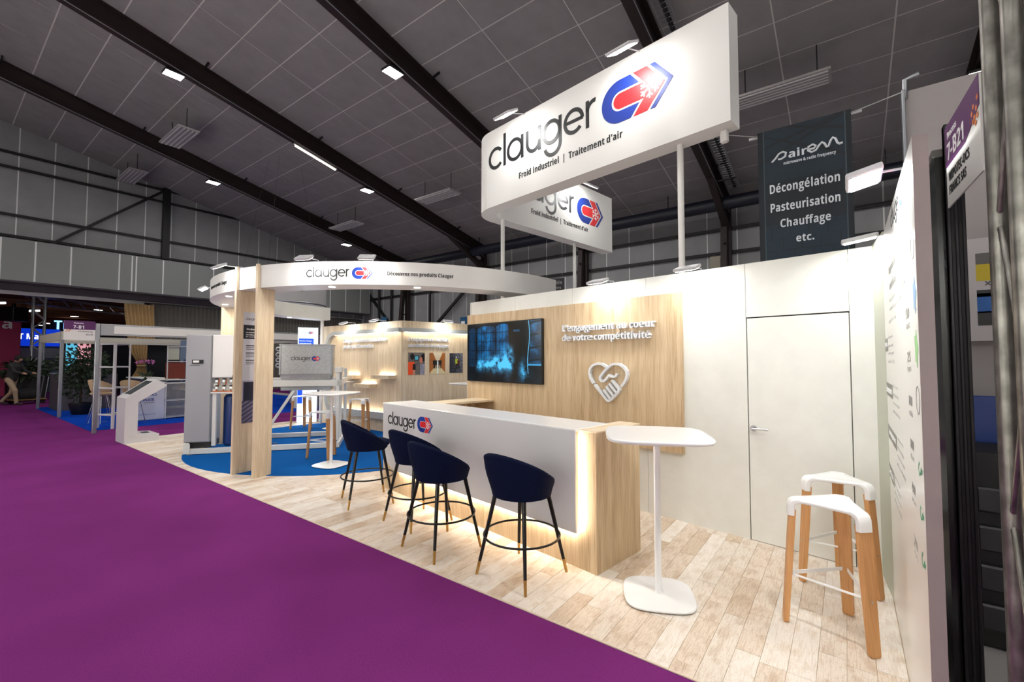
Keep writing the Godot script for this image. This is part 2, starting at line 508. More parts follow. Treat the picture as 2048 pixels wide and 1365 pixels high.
func hall_lights() -> void:
	# LED fittings clipped under the roof beams; the rows go on behind the camera as they do in front of it
	var spots := [[-20.3, -6.95], [-20.3, -13.0], [-14.5, -3.95], [-14.5, -10.15], [-8.82, -6.9], [-20.3, 2.0], [-14.5, 3.0], [-8.82, 1.2], [-3.25, 3.0], [-3.25, -2.2], [2.4, 0.5], [2.4, -7.0], [-3.25, -10.15], [-8.82, -13.1], [2.4, -13.0], [8.0, -3.0], [8.0, 4.0], [-20.3, 9.0], [-14.5, 9.5], [-8.82, 7.5], [-3.25, 9.0], [2.4, 7.0], [8.0, 11.0]]  # lamps hidden by the sign and the rearmost rows are added for brightness
	for s in spots:
		var y := roof_y(minf(s[1], 6.0 - s[1])) - 0.66
		var o := thing("beam_floodlight", "small bright LED floodlight clipped under a roof beam", "floodlight", Vector3(s[0] - 0.1, y, s[1]), 0.0, "LED floodlights under the roof beams")
		part("housing", bx(Vector3(0, 0.035, 0), Vector3(0.34, 0.07, 0.46), 0.02), M.steel_dark, o)
		part("led_panel", bx(Vector3(0, -0.008, 0), Vector3(0.30, 0.016, 0.42), 0.006), M.led, o)
		part("bracket", MB.new().tube([Vector3(0, 0.05, 0), Vector3(0, 0.14, 0)], 0.02, 6), M.steel_dark, o)
		area(o, facing(Vector3(0, -0.03, 0), Vector3.DOWN), Vector2(0.3, 0.42), 8.1, Color(1.0, 0.99, 0.975))
	var o := thing("tube_light", "long slim fluorescent tube light under a roof beam", "light", Vector3(-14.55, roof_y(-8.05) - 0.62, -8.05))
	o.rotation.x = -0.21168
	part("tube", MB.new().cyl(Vector3(0, 0, -0.75), Vector3(0, 0, 0.75), 0.03, 0.03, 10), glow(Color(1, 0.95, 0.85), 4.0), o)
	part("batten", bx(Vector3(0, 0.05, 0), Vector3(0.07, 0.05, 1.6), 0.01), M.alu_white, o)
	area(o, facing(Vector3(0, -0.04, 0), Vector3.DOWN), Vector2(0.06, 1.5), 0.8, Color(1, 0.95, 0.85))

func hall_shell() -> void:
	# ceiling: sloping slab with panels set below it; the slab's pale paint shows in the joints
	var ce := structure("ceiling")
	var slope := 0.21168
	var bs := Basis(Vector3(1, 0, 0), -slope)
	var low := -17.6; var ridge := 3.0
	var run := (ridge - low) / cos(slope)
	part("roof_deck", bx(Vector3(-6.0, roof_y((low + ridge) / 2) + 0.067, (low + ridge) / 2), Vector3(40, 0.12, run), 0.0, bs), M.roof_joint, ce)
	part("roof_deck", bx(Vector3(-6.0, roof_y(ridge) - 0.2149 * 10.3 + 0.09, ridge + 10.3), Vector3(40, 0.12, run), 0.0, Basis(Vector3(1, 0, 0), slope)), M.roof_panel, ce)
	var xs := [-25.2]
	for b in BEAMS:
		xs.append_array([b, b + 2.2 if b < 8 else 14.0])
		if b < 8: xs.append(b + 4.2)
	xs.sort()
	var seen := {}
	for i in xs.size() - 1:
		var w: float = xs[i + 1] - xs[i] - 0.03
		for k in range(-4, 15):
			if k < -1 and xs[i] > -13.0: continue
			var z0 := -2.82 - 0.9655 * k
			if z0 - 0.9655 < -17.4: continue
			if xs[i] > 3.0 and k < 4: continue
			var key := "%.2f" % w
			if not seen.has(key): seen[key] = bx(Vector3.ZERO, Vector3(w, 0.012, 0.9655 / cos(slope) - 0.03), 0.002, bs).mesh()
			var o := MeshInstance3D.new()
			o.name = "panel"; o.mesh = seen[key]; o.material_override = M.roof_panel
			o.position = Vector3((xs[i] + xs[i + 1]) / 2, roof_y(z0 - 0.4828), z0 - 0.4828)
			ce.add_child(o, true)
	# roof beams with their conduits and purlin cleats
	for b in BEAMS:
		var o := thing("roof_beam", "dark brown steel roof beam sloping down to the eaves", "beam", Vector3(b, 0, 0), 0.0, "steel roof beams")
		var z1 := -16.9; var z0 := 3.0
		var mid := (z0 + z1) / 2
		var ln := (z0 - z1) / cos(slope)
		part("web", bx(Vector3(0, roof_y(mid) - 0.28, mid), Vector3(0.03, 0.5, ln), 0.0, bs), M.steel_brown, o)
		for h in [-0.03, -0.53]: part("flange", bx(Vector3(0, roof_y(mid) + h, mid), Vector3(0.26, 0.03, ln), 0.0, bs), M.steel_brown, o)
		part("conduit", MB.new().cyl(Vector3(0.1, roof_y(z0) - 0.56, z0), Vector3(0.1, roof_y(z1) - 0.56, z1), 0.014, 0.014, 6), M.alu, o)
		for k in 5:
			var z := -1.2 - 3.4 * k
			part("cleat", MB.new().bar(Vector3(0.1, roof_y(z) - 0.1, z), Vector3(0.42, roof_y(z) - 0.04, z), 0.05, 0.04), M.steel_dark, o)
		# eaves column: a leg down the wall, a raking leg and a haunch
		var c := thing("eaves_column", "dark brown steel column under the end of a roof beam", "column", Vector3(b, 0, 0), 0.0, "steel columns at the eaves")
		part("leg", bx(Vector3(0, 3.55, -16.95), Vector3(0.24, 7.1, 0.2), 0.0), M.steel_brown, c)
		part("raking_leg", MB.new().bar(Vector3(-0.05, 0, -16.2), Vector3(-0.05, 6.6, -16.72), 0.2, 0.2), M.steel_brown, c)
		part("haunch", MB.new().bar(Vector3(0, 6.3, -16.7), Vector3(0, 7.35, -14.6), 0.2, 0.22), M.steel_brown, c)
		for h in [4.2, 5.6]: part("brace", MB.new().bar(Vector3(0, h, -16.9), Vector3(0, h + 0.05, -16.4), 0.06, 0.06), M.steel_dark, c)
	# gable wall on the left: vertical panels above the bulkhead, pale joints, dark girts
	var wl := structure("wall_left")
	part("backing", bx(Vector3(-25.2, 7.9, -2.0), Vector3(0.1, 7.6, 31)), M.hall_joint, wl)
	part("backing", bx(Vector3(-25.2, 2.1, -11.6), Vector3(0.1, 4.2, 11.2)), M.hall_panel, wl)
	part("backing", bx(Vector3(-25.2, 2.1, 14.5), Vector3(0.1, 4.2, 18)), M.hall_panel, wl)
	for k in range(-14, 17):
		var z := -1.57 - 0.97 * k
		part("panel", bx(Vector3(-25.145, 8.05, z), Vector3(0.012, 7.6, 0.93), 0.003), M.hall_panel, wl)
	for h in [9.46, 8.9, 7.1, 6.3]: part("girt", bx(Vector3(-25.06, h, -9), Vector3(0.08, 0.09, 17)), M.steel_dark, wl)
	part("post", bx(Vector3(-25.0, 7.9, -6.66), Vector3(0.2, 3.3, 0.26)), M.black, wl)
	part("brace", MB.new().bar(Vector3(-25.0, 9.45, -6.6), Vector3(-25.0, 6.05, -2.85), 0.1, 0.1), M.black, wl)
	part("lintel", bx(Vector3(-25.0, 4.42, -2.0), Vector3(0.5, 0.36, 16.0)), mat(Color(0.33, 0.31, 0.34), 0.8), wl)
	# corrugated cladding to the right of the opening
	var row0 := []; var row1 := []
	for i in 260:
		var z := -6.15 - i * 0.042
		var x := -25.0 + (0.03 if i % 4 < 2 else -0.02)
		row0.append(Vector3(x, 0, z)); row1.append(Vector3(x, 4.15, z))
	part("corrugated_cladding", MB.new().grid([row0, row1]), mat(Color(0.40, 0.385, 0.36), 0.7), wl)
	# bulkhead of plain grey panels hung in front of the gable
	var bk := thing("bulkhead", "wide band of pale grey panels hung above the hall opening", "bulkhead", Vector3(-24.0, 0, 0))
	var seams := [2.6, 0.2, -0.9, -1.62, -2.48, -3.43, -4.87, -5.28, -5.42, -6.35, -7.33, -8.3, -9.3, -10.3, -11.3, -12.3, -13.3, -14.3, -15.3, -16.3, -17.0]
	part("backing", bx(Vector3(-0.017, 5.26, -7.2), Vector3(0.02, 1.5, 19.6)), M.hall_joint, bk)
	for i in seams.size() - 1:
		part("panel", bx(Vector3(0, 5.26, (seams[i] + seams[i + 1]) / 2), Vector3(0.012, 1.53, seams[i] - seams[i + 1] - 0.05), 0.003), M.bulkhead, bk)
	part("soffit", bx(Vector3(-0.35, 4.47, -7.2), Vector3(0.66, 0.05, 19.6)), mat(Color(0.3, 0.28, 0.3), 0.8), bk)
	# far wall under the eaves
	var wb := structure("wall_far")
	part("backing", bx(Vector3(-6, 3.7, -17.35), Vector3(40, 7.4, 0.1)), M.hall_joint, wb)
	for k in 29:
		part("panel", bx(Vector3(-24.5 + 1.0 * k, 3.65, -17.295), Vector3(0.96, 7.3, 0.012), 0.003), M.hall_panel, wb)
	for h in [3.4, 5.45, 6.3]: part("girt", bx(Vector3(-11, h, -17.2), Vector3(28, 0.1, 0.1)), M.steel_dark, wb)
	for q in [[-24.6, -20.4, 6.1, 2.2], [-20.2, -14.6, 1.9, 6.3], [-14.4, -8.9, 5.9, 1.8]]:
		part("brace", MB.new().bar(Vector3(q[0], q[2], -17.1), Vector3(q[1], q[3], -17.1), 0.14, 0.1), M.steel_dark, wb)
	for x in [-23.2, -22.0, -18.6]: part("downpipe", MB.new().cyl(Vector3(x, 0, -17.1), Vector3(x, 7.0, -17.1), 0.07, 0.07, 8), M.steel_dark, wb)
	var wr := structure("wall_right_hall")
	part("panel", bx(Vector3(14, 5.5, 2.8), Vector3(0.1, 11.5, 41.5)), M.hall_panel, wr)
	var wk := structure("wall_behind")
	part("panel", bx(Vector3(-6, 3.7, 23.2), Vector3(40, 7.5, 0.1)), M.hall_panel, wk)
	part("panel", bx(Vector3(-26.0, 2.1, 23.2), Vector3(2.0, 4.2, 0.1)), M.hall_panel, wk)
	# navy duct along the eaves
	var du := thing("eaves_duct", "long dark navy air duct running below the eaves", "duct", Vector3(0, 6.85, -16.0))
	part("pipe", MB.new().cyl(Vector3(-24.5, 0, 0), Vector3(10, 0, 0), 0.22, 0.22, 16), M.duct, du)
	for x in [-14.0, -11.0, -8.0, -5.0, -2.0, 1.0]: part("hanger", bx(Vector3(x, 0.3, 0), Vector3(0.03, 0.7, 0.03)), M.steel_dark, du)
	var ct := thing("cable_tray", "grey wire-mesh cable tray running beside a roof beam", "cable tray", Vector3(-2.75, 0, 0))
	for sx in [-0.15, 0.15]: part("rail", MB.new().cyl(Vector3(sx, roof_y(1.0) - 0.5, 1.0), Vector3(sx, roof_y(-15.5) - 0.5, -15.5), 0.012, 0.012, 6), M.alu, ct)
	var rungs := MB.new()
	for k in 142:
		var z := 0.9 - 0.115 * k
		rungs.bar(Vector3(-0.15, roof_y(z) - 0.5, z), Vector3(0.15, roof_y(z) - 0.5, z), 0.012, 0.012)
	part("rungs", rungs, M.alu, ct)
	part("cable_bundle", MB.new().cyl(Vector3(0.02, roof_y(1.0) - 0.46, 1.0), Vector3(0.02, roof_y(-15.5) - 0.46, -15.5), 0.05, 0.05, 8), M.steel_dark, ct)
	for k in 5: part("bracket", bx(Vector3(-0.2, roof_y(-0.5 - 3.6 * k) - 0.53, -0.5 - 3.6 * k), Vector3(0.75, 0.03, 0.05)), M.steel_dark, ct)
	var ab := thing("junction_box", "beige junction box fixed to a steel column at the far wall", "box", Vector3(-3.57, 5.0, -16.6))
	part("case", bx(Vector3(0, 0, 0), Vector3(0.36, 0.46, 0.22), 0.02), mat(Color(0.55, 0.53, 0.47), 0.6), ab)
	part("cap", bx(Vector3(0, 0.26, 0), Vector3(0.2, 0.06, 0.16), 0.01), M.black, ab)
	# radiant heaters hung from the roof on rods
	var first: Node3D = null
	for q in [[-17.82, -5.03, 0.75], [-23.2, -5.0, 0.75], [-18.16, -11.54, 0.75], [-12.12, -11.49, 0.75], [-1.06, -11.52, 0.75]]:
		var at := Vector3(q[0], roof_y(q[1]) - q[2], q[1])
		var label := "pale ribbed radiant heater panel hung on rods from the roof"
		if first:
			copy(first, at, 0.0); continue
		first = thing("radiant_heater", label, "heater", at, 0.0, "radiant heaters under the roof")
		part("panel", bx(Vector3(0, 0, 0), Vector3(1.9, 0.06, 0.62), 0.015), mat(Color(0.62, 0.6, 0.6), 0.6), first)
		for k in 5: part("rib", bx(Vector3(0, -0.04, -0.24 + 0.12 * k), Vector3(1.8, 0.03, 0.05), 0.01), M.alu_white, first)
		for sx in [-0.7, 0.7]: part("rod", MB.new().cyl(Vector3(sx, 0.02, 0), Vector3(sx, 0.75, 0), 0.012, 0.012, 6), M.steel_dark, first)

func stand_floor() -> void:
	var fl := structure("floor")
	part("hall_floor", bx(Vector3(-16, -0.11, 2.6), Vector3(64, 0.2, 42)), M.concrete, fl)
	part("aisle_carpet", bx(Vector3(-18, -0.05, -0.2), Vector3(60, 0.1, 4.6)), M.purple, fl)
	part("cross_carpet", bx(Vector3(-12.83, -0.05, -9.85), Vector3(2.2, 0.1, 14.7)), M.purple, fl)
	part("cross_carpet", bx(Vector3(-29.5, -0.05, -5.5), Vector3(15.2, 0.1, 6.0)), M.purple, fl)
	part("far_carpet", bx(Vector3(-10.0, -0.051, -12.0), Vector3(30, 0.1, 2.5)), M.purple, fl)
	part("added_pale_floor", bx(Vector3(-6, -0.008, 10.5), Vector3(38, 0.02, 16.0)), mat(Color(0.84, 0.82, 0.79), 0.6), fl)  # unseen pale floor behind the camera, added to bounce light to the ceiling
	part("added_pale_floor", bx(Vector3(-1.0, -0.008, -8.3), Vector3(11.0, 0.02, 4.6)), mat(Color(0.80, 0.79, 0.77), 0.6), fl)  # another added pale floor behind the back wall, for bounced light
	# printed planks, laid along z, edge joints left open
	var cc := Vector2(-8.078, -5.414)
	var tones := [[Color(0.90, 0.86, 0.81), Color(0.76, 0.67, 0.58), 71], [Color(0.885, 0.83, 0.765), Color(0.73, 0.63, 0.53), 72], [Color(0.84, 0.77, 0.69), Color(0.68, 0.57, 0.46), 73], [Color(0.925, 0.895, 0.855), Color(0.82, 0.75, 0.67), 74]]
	var mats := []
	for q in tones:
		var m := mat(Color.WHITE, 0.42)
		m.albedo_texture = plank_image(q[2], q[0], q[1])
		mats.append(m)
	var meshes := {}
	part("underlay", bx(Vector3(-5.75, -0.003, -4.6), Vector3(11.94, 0.01, 4.3)), mat(Color(0.74, 0.65, 0.55), 0.8), fl)
	var w := 0.1268
	var x := 0.215
	var col := 0
	var rest := MB.new()
	var count := 0
	while x > -11.76:
		var z := -2.445
		var ln := rng.randf_range(0.25, 0.75)
		while z > -4.72 - (1.2 if x < -10.4 else 0.0):
			var end := z - ln
			var mx := x - w / 2; var mz := (z + end) / 2
			var inside := true
			for e in [z, end]: inside = inside and Vector2(mx, e).distance_to(cc) < 2.7
			if not inside:
				var l2 := maxf(snappedf(z - end, 0.05), 0.1)
				var tone := [0, 0, 1, 1, 3, 3, 2][rng.randi() % 7] as int
				var shift := rng.randi() % 4
				var hidden := mz < -3.7 - 0.15 * mx * 0.0 and mx < -1.6 and mx > -5.6
				if count < 296 and not hidden:
					var key := "%.2f %d" % [l2, shift]
					if not meshes.has(key):
						var b := bx(Vector3.ZERO, Vector3(w - 0.002, 0.012, l2 - 0.002), 0.0006)
						for i in b.v.size(): b.t[i] = Vector2(b.v[i].z / 1.05 + 0.27 * shift, b.v[i].x / w * 0.5 + 0.5 * (shift % 2) + 0.25)
						meshes[key] = b.mesh()
					var o := MeshInstance3D.new()
					o.name = "plank"; o.mesh = meshes[key]; o.material_override = mats[tone]
					o.position = Vector3(mx, 0.0, z - l2 / 2)
					fl.add_child(o, true)
					count += 1
				else:
					rest.box(Vector3(mx, 0.0, z - l2 / 2), Vector3(w - 0.003, 0.012, l2 - 0.003))
				end = z - l2
			z = end
			ln = [0.45, 0.6, 0.75, 0.9][rng.randi() % 4]
		x -= w; col += 1
	if rest.v.size():
		for i in rest.v.size(): rest.t[i] = Vector2(rest.v[i].z, rest.v[i].x * 4.0)
		var o := part("far_planks", rest, mats[1], fl)
		o.set_meta("kind", "stuff")
	# blue carpet laid as a round island, cut off behind by the oak wall
	var shape := PackedVector2Array()
	for i in 72:
		var a := TAU * i / 72
		shape.append(Vector2(cc.x + cos(a) * 2.855, -clampf(cc.y + sin(a) * 2.855, -7.9, 0)))
	part("blue_carpet", MB.new().prism(shape, 0.0, 0.011, Transform3D(Basis(Vector3(1, 0, 0), -PI / 2), Vector3.ZERO)), M.blue_carpet, fl)
	part("neighbour_carpet", bx(Vector3(-17.9, 0.002, -6.2), Vector3(8.0, 0.012, 7.6)), M.blue_carpet_pale, fl)
	part("pale_edge", bx(Vector3(-5.78, 0.004, -2.442), Vector3(12.0, 0.006, 0.012)), mat(Color(0.85, 0.78, 0.7), 0.6), fl)

# ---------------------------------------------------------------- the stand: walls, signs, counter
func stand_walls() -> void:
	var wb := structure("wall_back", Vector3.ZERO, -ST)
	var d := 4.44
	var pan := func(u0: float, u1: float, h0: float, h1: float, o: Node3D) -> void:
		part("panel", bx(Vector3((u0 + u1) / 2, (h0 + h1) / 2, -d - 0.02), Vector3(u1 - u0 - 0.003, h1 - h0 - 0.003, 0.04), 0.0015), M.white_wall, o)
	var seams := [-5.44, -4.46, -3.447, -2.432, -1.422]
	for i in 4: pan.call(seams[i], seams[i + 1], 0.0, 2.54, wb)
	pan.call(-1.422, -0.648, 2.035, 2.54, wb)
	pan.call(-0.648, -0.49, 0.0, 2.54, wb)
	part("core", bx(Vector3(-2.965, 1.265, -d - 0.06), Vector3(4.95, 2.53, 0.04)), M.gap, wb)
	part("end_cap", bx(Vector3(-5.45, 1.27, -d - 0.04), Vector3(0.02, 2.54, 0.09)), M.white_wall, wb)
	# the store room behind the wall
	part("side_panel", bx(Vector3(-5.44, 1.265, -d - 0.9), Vector3(0.04, 2.53, 1.7)), M.white_wall, wb)
	var door := structure("door_1", Vector3.ZERO, -ST)
	part("leaf", bx(Vector3(-1.035, 1.018, -d - 0.022), Vector3(0.762, 2.016, 0.036), 0.002), M.white_wall, door)
	var hd := part("lever_handle", MB.new().cyl(Vector3(-1.375, 1.02, -d - 0.004), Vector3(-1.375, 1.02, -d + 0.012), 0.027, 0.026, 20).tube([Vector3(-1.375, 1.02, -d + 0.01), Vector3(-1.375, 1.02, -d + 0.05), Vector3(-1.362, 1.02, -d + 0.058), Vector3(-1.24, 1.022, -d + 0.058)], 0.009, 10), M.chrome, door)
	hd.set_meta("label", "chrome lever handle")
	# right-hand wall: a narrow greenish return by the corner and the printed white panel
	var wr := structure("wall_right")
	part("return_panel", bx(Vector3(0.2145, 1.27, -4.24), Vector3(0.03, 2.54, 0.46), 0.0, Basis(Vector3.UP, 0.09)), mat(Color(0.66, 0.68, 0.60), 0.3), wr)
	var gp := thing("graphic_panel", "tall white printed panel closing the right side of the stand", "wall panel")
	part("board", bx(Vector3(0.241, 1.25, -3.135), Vector3(0.046, 2.5, 1.77), 0.002), mat(Color(0.90, 0.895, 0.875), 0.2), gp)
	part("front_edge", bx(Vector3(0.241, 1.25, -2.247), Vector3(0.046, 2.5, 0.006)), mat(Color(0.60, 0.54, 0.54), 0.5), gp)  # shade on this edge is put into its mauve-grey colour
	# print on the panel: x runs towards the aisle (+z), facing -x
	var fb := Basis(Vector3(0, 0, 1), Vector3(0, 1, 0), Vector3(-1, 0, 0))
	var at := func(z: float, h: float) -> Transform3D: return Transform3D(fb, Vector3(0.2178, h, z))
	logo(gp, at.call(-3.27, 2.38), 0.47, 0.075, 0.5, 0.13, 0.04, 0.001)
	for q in [["Engagement et dépasse-", 0.72, -3.18, 2.18, 0.06], ["ment de soi", 0.4, -3.3, 2.09, 0.05]]: text(q[0], q[1], at.call(q[2], q[3]), M.pale_ink, gp, q[4], 0.0006)
	var thin := mat(Color(0.72, 0.72, 0.70), 0.5)
	for q in [["Votre partenaire froid et traitement d'air", 0.9, -3.1, 2.0], ["au service de l'agroalimentaire", 0.7, -3.2, 1.95], ["depuis plus de cinquante ans", 0.5, -3.4, 1.88]]: text(q[0], q[1], at.call(q[2], q[3]), thin, gp, 0.028, 0.0006, false)
	for q in [[-3.94, 1.745, 0.29, "Projets"], [-3.83, 1.45, 0.55, "Environnement"], [-3.69, 1.165, 0.63, "Accompagnement"], [-3.85, 0.9, 0.4, "Services"]]:
		part("heading_bar", MB.new().box(Vector3(0.2175, q[1], q[0]), Vector3(0.001, 0.085, q[2])), mat(Color(0.47, 0.47, 0.44), 0.5), gp)
		text(q[3], q[2] * 0.8, Transform3D(fb, Vector3(0.2169, q[1], q[0])), M.white_print, gp, 0.045, 0.0005)
		for k in 4: text(["étude et conception", "mise en service", "optimisation énergétique", "maintenance durable"][k], 0.3 + 0.05 * k, at.call(q[0] + q[2] * 0.5 + 0.22, q[1] + 0.04 - 0.05 * k), thin, gp, 0.022, 0.0006, false)
	for q in [[1.85, "50", "ans"], [1.66, "25", "pays"], [1.47, "2000", "salariés"], [1.28, "8000", "clients"], [1.09, "400", "projets"], [0.86, "70", "agences"]]:
		text(q[1], 0.13, at.call(-2.6, q[0]), M.pale_ink, gp, 0.045, 0.0006); text(q[2], 0.14, at.call(-2.6, q[0] - 0.055), thin, gp, 0.025, 0.0006)
	var mint := mat(Color(0.55, 0.80, 0.50), 0.5); var sky := mat(Color(0.55, 0.72, 0.86), 0.5); var green := mat(Color(0.22, 0.55, 0.40), 0.5)
	for q in [[1.9, sky], [1.69, mint]]:
		var p := PackedVector2Array()
		for i in 24:
			var a := TAU * i / 24
			p.append(Vector2(cos(a) * (0.045 + 0.012 * sin(3 * a + 1)), sin(a) * (0.062 + 0.014 * cos(5 * a))))
		part("map_print", MB.new().prism(p, 0, 0.0006, at.call(-2.33, q[0])), q[1], gp)
	part("seal_print", MB.new().prism(arc(Vector2.ZERO, 0.05, 0.056, 0, 360, 30), 0, 0.0006, at.call(-2.34, 1.49)), M.grey_ink, gp)
	part("seal_print", MB.new().prism(arc(Vector2.ZERO, 0.05, 0.055, 0, 360, 30), 0, 0.0006, at.call(-2.34, 2.1)), thin, gp)
	for h in [1.22, 1.05, 0.87]:
		part("badge_print", MB.new().prism(arc(Vector2(-0.03, 0), 0.018, 0.028, 60, 340, 16), 0, 0.0006, at.call(-2.34, h)), green, gp)
		text("gie", 0.05, at.call(-2.31, h), green, gp, 0.035, 0.0006)
	# oak panel with the television, the lettering and the heart
	var fp := thing("oak_feature_panel", "large pale oak panel fixed to the stand's white back wall", "wall panel", Vector3.ZERO, -ST)
	part("board", bx(Vector3(-3.755, 1.512, -4.42), Vector3(3.47, 1.643, 0.04), 0.002), M.oak, fp)
	var wl := thing("raised_lettering", "white raised letters of a two-line French slogan above the heart sign", "lettering", Vector3.ZERO, -ST)
	var raised := mat(Color(0.88, 0.885, 0.9), 0.4)
	text("L'engagement au coeur", 1.245, T(Vector3(-2.912, 2.02, -4.395)), raised, wl, 0.108, 0.05)
	text("de votre compétitivité", 1.19, T(Vector3(-2.94, 1.902, -4.395)), raised, wl, 0.108, 0.05)
	var hs := thing("heart_sign", "white outline sign of two hands shaking inside a heart on the oak panel", "sign", Vector3.ZERO, -ST)
	var strokes := [
		[Vector2(-3.075, 1.365), Vector2(-3.117, 1.425), Vector2(-3.132, 1.483), Vector2(-3.121, 1.535), Vector2(-3.084, 1.575), Vector2(-3.019, 1.597), Vector2(-2.958, 1.592), Vector2(-2.911, 1.570), Vector2(-2.877, 1.541)],
		[Vector2(-2.757, 1.481), Vector2(-2.772, 1.457), Vector2(-2.797, 1.448), Vector2(-2.834, 1.452), Vector2(-2.855, 1.470), Vector2(-2.900, 1.419), Vector2(-2.930, 1.396), Vector2(-2.960, 1.395), Vector2(-2.983, 1.416), Vector2(-2.981, 1.441), Vector2(-2.944, 1.487), Vector2(-2.884, 1.545), Vector2(-2.832, 1.583), Vector2(-2.781, 1.596), Vector2(-2.725, 1.591), Vector2(-2.669, 1.560), Vector2(-2.635, 1.518), Vector2(-2.628, 1.470), Vector2(-2.643, 1.421), Vector2(-2.671, 1.377), Vector2(-2.703, 1.343)],
		[Vector2(-3.060, 1.349), Vector2(-2.888, 1.180), Vector2(-2.869, 1.173), Vector2(-2.850, 1.181), Vector2(-2.844, 1.197), Vector2(-2.855, 1.211), Vector2(-2.936, 1.297)],
		[Vector2(-2.850, 1.181), Vector2(-2.826, 1.197), Vector2(-2.807, 1.214), Vector2(-2.804, 1.232), Vector2(-2.814, 1.247), Vector2(-2.898, 1.337)],
		[Vector2(-2.804, 1.229), Vector2(-2.778, 1.240), Vector2(-2.764, 1.256), Vector2(-2.766, 1.274), Vector2(-2.859, 1.370)],
		[Vector2(-2.764, 1.256), Vector2(-2.739, 1.282), Vector2(-2.731, 1.307), Vector2(-2.742, 1.325), Vector2(-2.824, 1.409)]]
	for st in strokes:
		# every stroke is a flat bar standing on the board, its outline the stroke widened with round ends
		var out: Array = Geometry2D.offset_polyline(PackedVector2Array(st), 0.013, Geometry2D.JOIN_ROUND, Geometry2D.END_ROUND)
		var best: PackedVector2Array = out[0]
		for p in out:
			if p.size() > best.size(): best = p
		part("stroke", MB.new().prism(best, -4.398, -4.348), raised, hs)
	var tv := thing("wall_television", "large flat television showing a dark blue misty film", "television", Vector3.ZERO, -ST)
	part("casing", bx(Vector3(-4.655, 1.75, -4.375), Vector3(1.555, 0.872, 0.045), 0.006), M.black, tv)
	var im := Image.create(480, 270, false, Image.FORMAT_RGB8)
	var f := FastNoiseLite.new(); f.seed = 5; f.frequency = 0.018; f.fractal_octaves = 5
	for x in 480:
		for y in 270:
			var px := x / 480.0; var py := y / 270.0
			var n := f.get_noise_2d(x, y)
			var c := Color(0.006, 0.03, 0.055).lerp(Color(0.01, 0.07, 0.12), clampf(n * 2.0, 0, 1))
			for q in [[0.02, 0.13, 0.06, 0.75, 0.35], [0.15, 0.42, 0.04, 0.70, 1.0], [0.43, 0.605, 0.02, 0.62, 1.25]]:   # container tanks in their cages
				var v: float = (px - q[0]) / (q[1] - q[0])
				if v > 0 and v < 1 and py > q[2] + 0.05 * pow(absf(v - 0.5) * 2, 3) and py < q[3]:
					var lit: float = q[4] * (0.35 + 0.65 * pow(sin(PI * clampf(v * 0.9 + 0.1, 0, 1)), 1.5)) * (1.0 - 0.55 * py)
					c = Color(0.01, 0.10, 0.18).lerp(Color(0.05, 0.42, 0.66), clampf(lit * (0.8 + n), 0, 1))
					if fmod(v * 4.0 + 0.05, 1.0) < 0.1 or fmod(py * 6.5, 1.0) < 0.07: c = c.darkened(0.7)
			if px > 0.87 and py < 0.68: c = Color(0.01, 0.13, 0.22).lerp(Color(0.04, 0.40, 0.60), clampf(0.4 - py * 0.5 + n, 0, 1)) if fmod(py * 5.0 + px, 1.0) > 0.15 else Color(0.01, 0.04, 0.07)
			var edge := 0.85 + 0.012 * sin(py * 7.0)
			if px > 0.64 - 0.05 * (1.0 - py) and px < edge and py < 0.92: c = Color(0.004, 0.018, 0.03)
			if absf(px - edge) < 0.004 and py < 0.85: c = Color(0.35, 0.70, 0.88)
			if px > edge and py > 0.69 and py < 0.72: c = Color(0.2, 0.55, 0.75)
			if px > 0.66 and px < 0.74 and py > 0.13 and py < 0.17: c = Color(0.03, 0.25, 0.38)
			var off := (py - 0.70 + 0.16 * (px - 0.35)) / (0.07 + 0.10 * smoothstep(0.1, 0.65, px))
			var mist := exp(-off * off) * smoothstep(0.10, 0.2, px) * (1.0 - smoothstep(0.60, 0.70, px)) * 1.3
			mist += 0.85 * exp(-pow((px - 0.78 - 0.03 * n) / 0.055, 2.0) - pow((py - 0.80) / 0.17, 2.0)) + 0.5 * exp(-pow((px - 0.62) / 0.05, 2.0) - pow((py - 0.52) / 0.12, 2.0))
			mist = clampf(mist * (0.75 + 1.1 * n + 0.35 * f.get_noise_2d(x * 3.0, y * 3.0)), 0, 1)
			c = c.lerp(Color(0.30, 0.74, 0.97), mist)
			im.set_pixel(x, y, c)
	var scr := mat(Color.BLACK, 0.15)
	scr.emission_enabled = true; scr.emission = Color.WHITE; scr.emission_operator = BaseMaterial3D.EMISSION_OP_MULTIPLY
	scr.emission_texture = ImageTexture.create_from_image(im); scr.emission_energy_multiplier = 1.0
	var sq := MB.new()
	sq.quad(Vector3(-5.42, 1.326, -4.3515), Vector3(-3.89, 1.326, -4.3515), Vector3(-3.89, 2.174, -4.3515), Vector3(-5.42, 2.174, -4.3515))
	part("screen", sq, scr, tv)
	area(tv, facing(Vector3(-4.655, 1.75, -4.34), Vector3(0, 0, 1)), Vector2(1.5, 0.83), 0.03, Color(0.25, 0.65, 1.0))
	oak_corner()

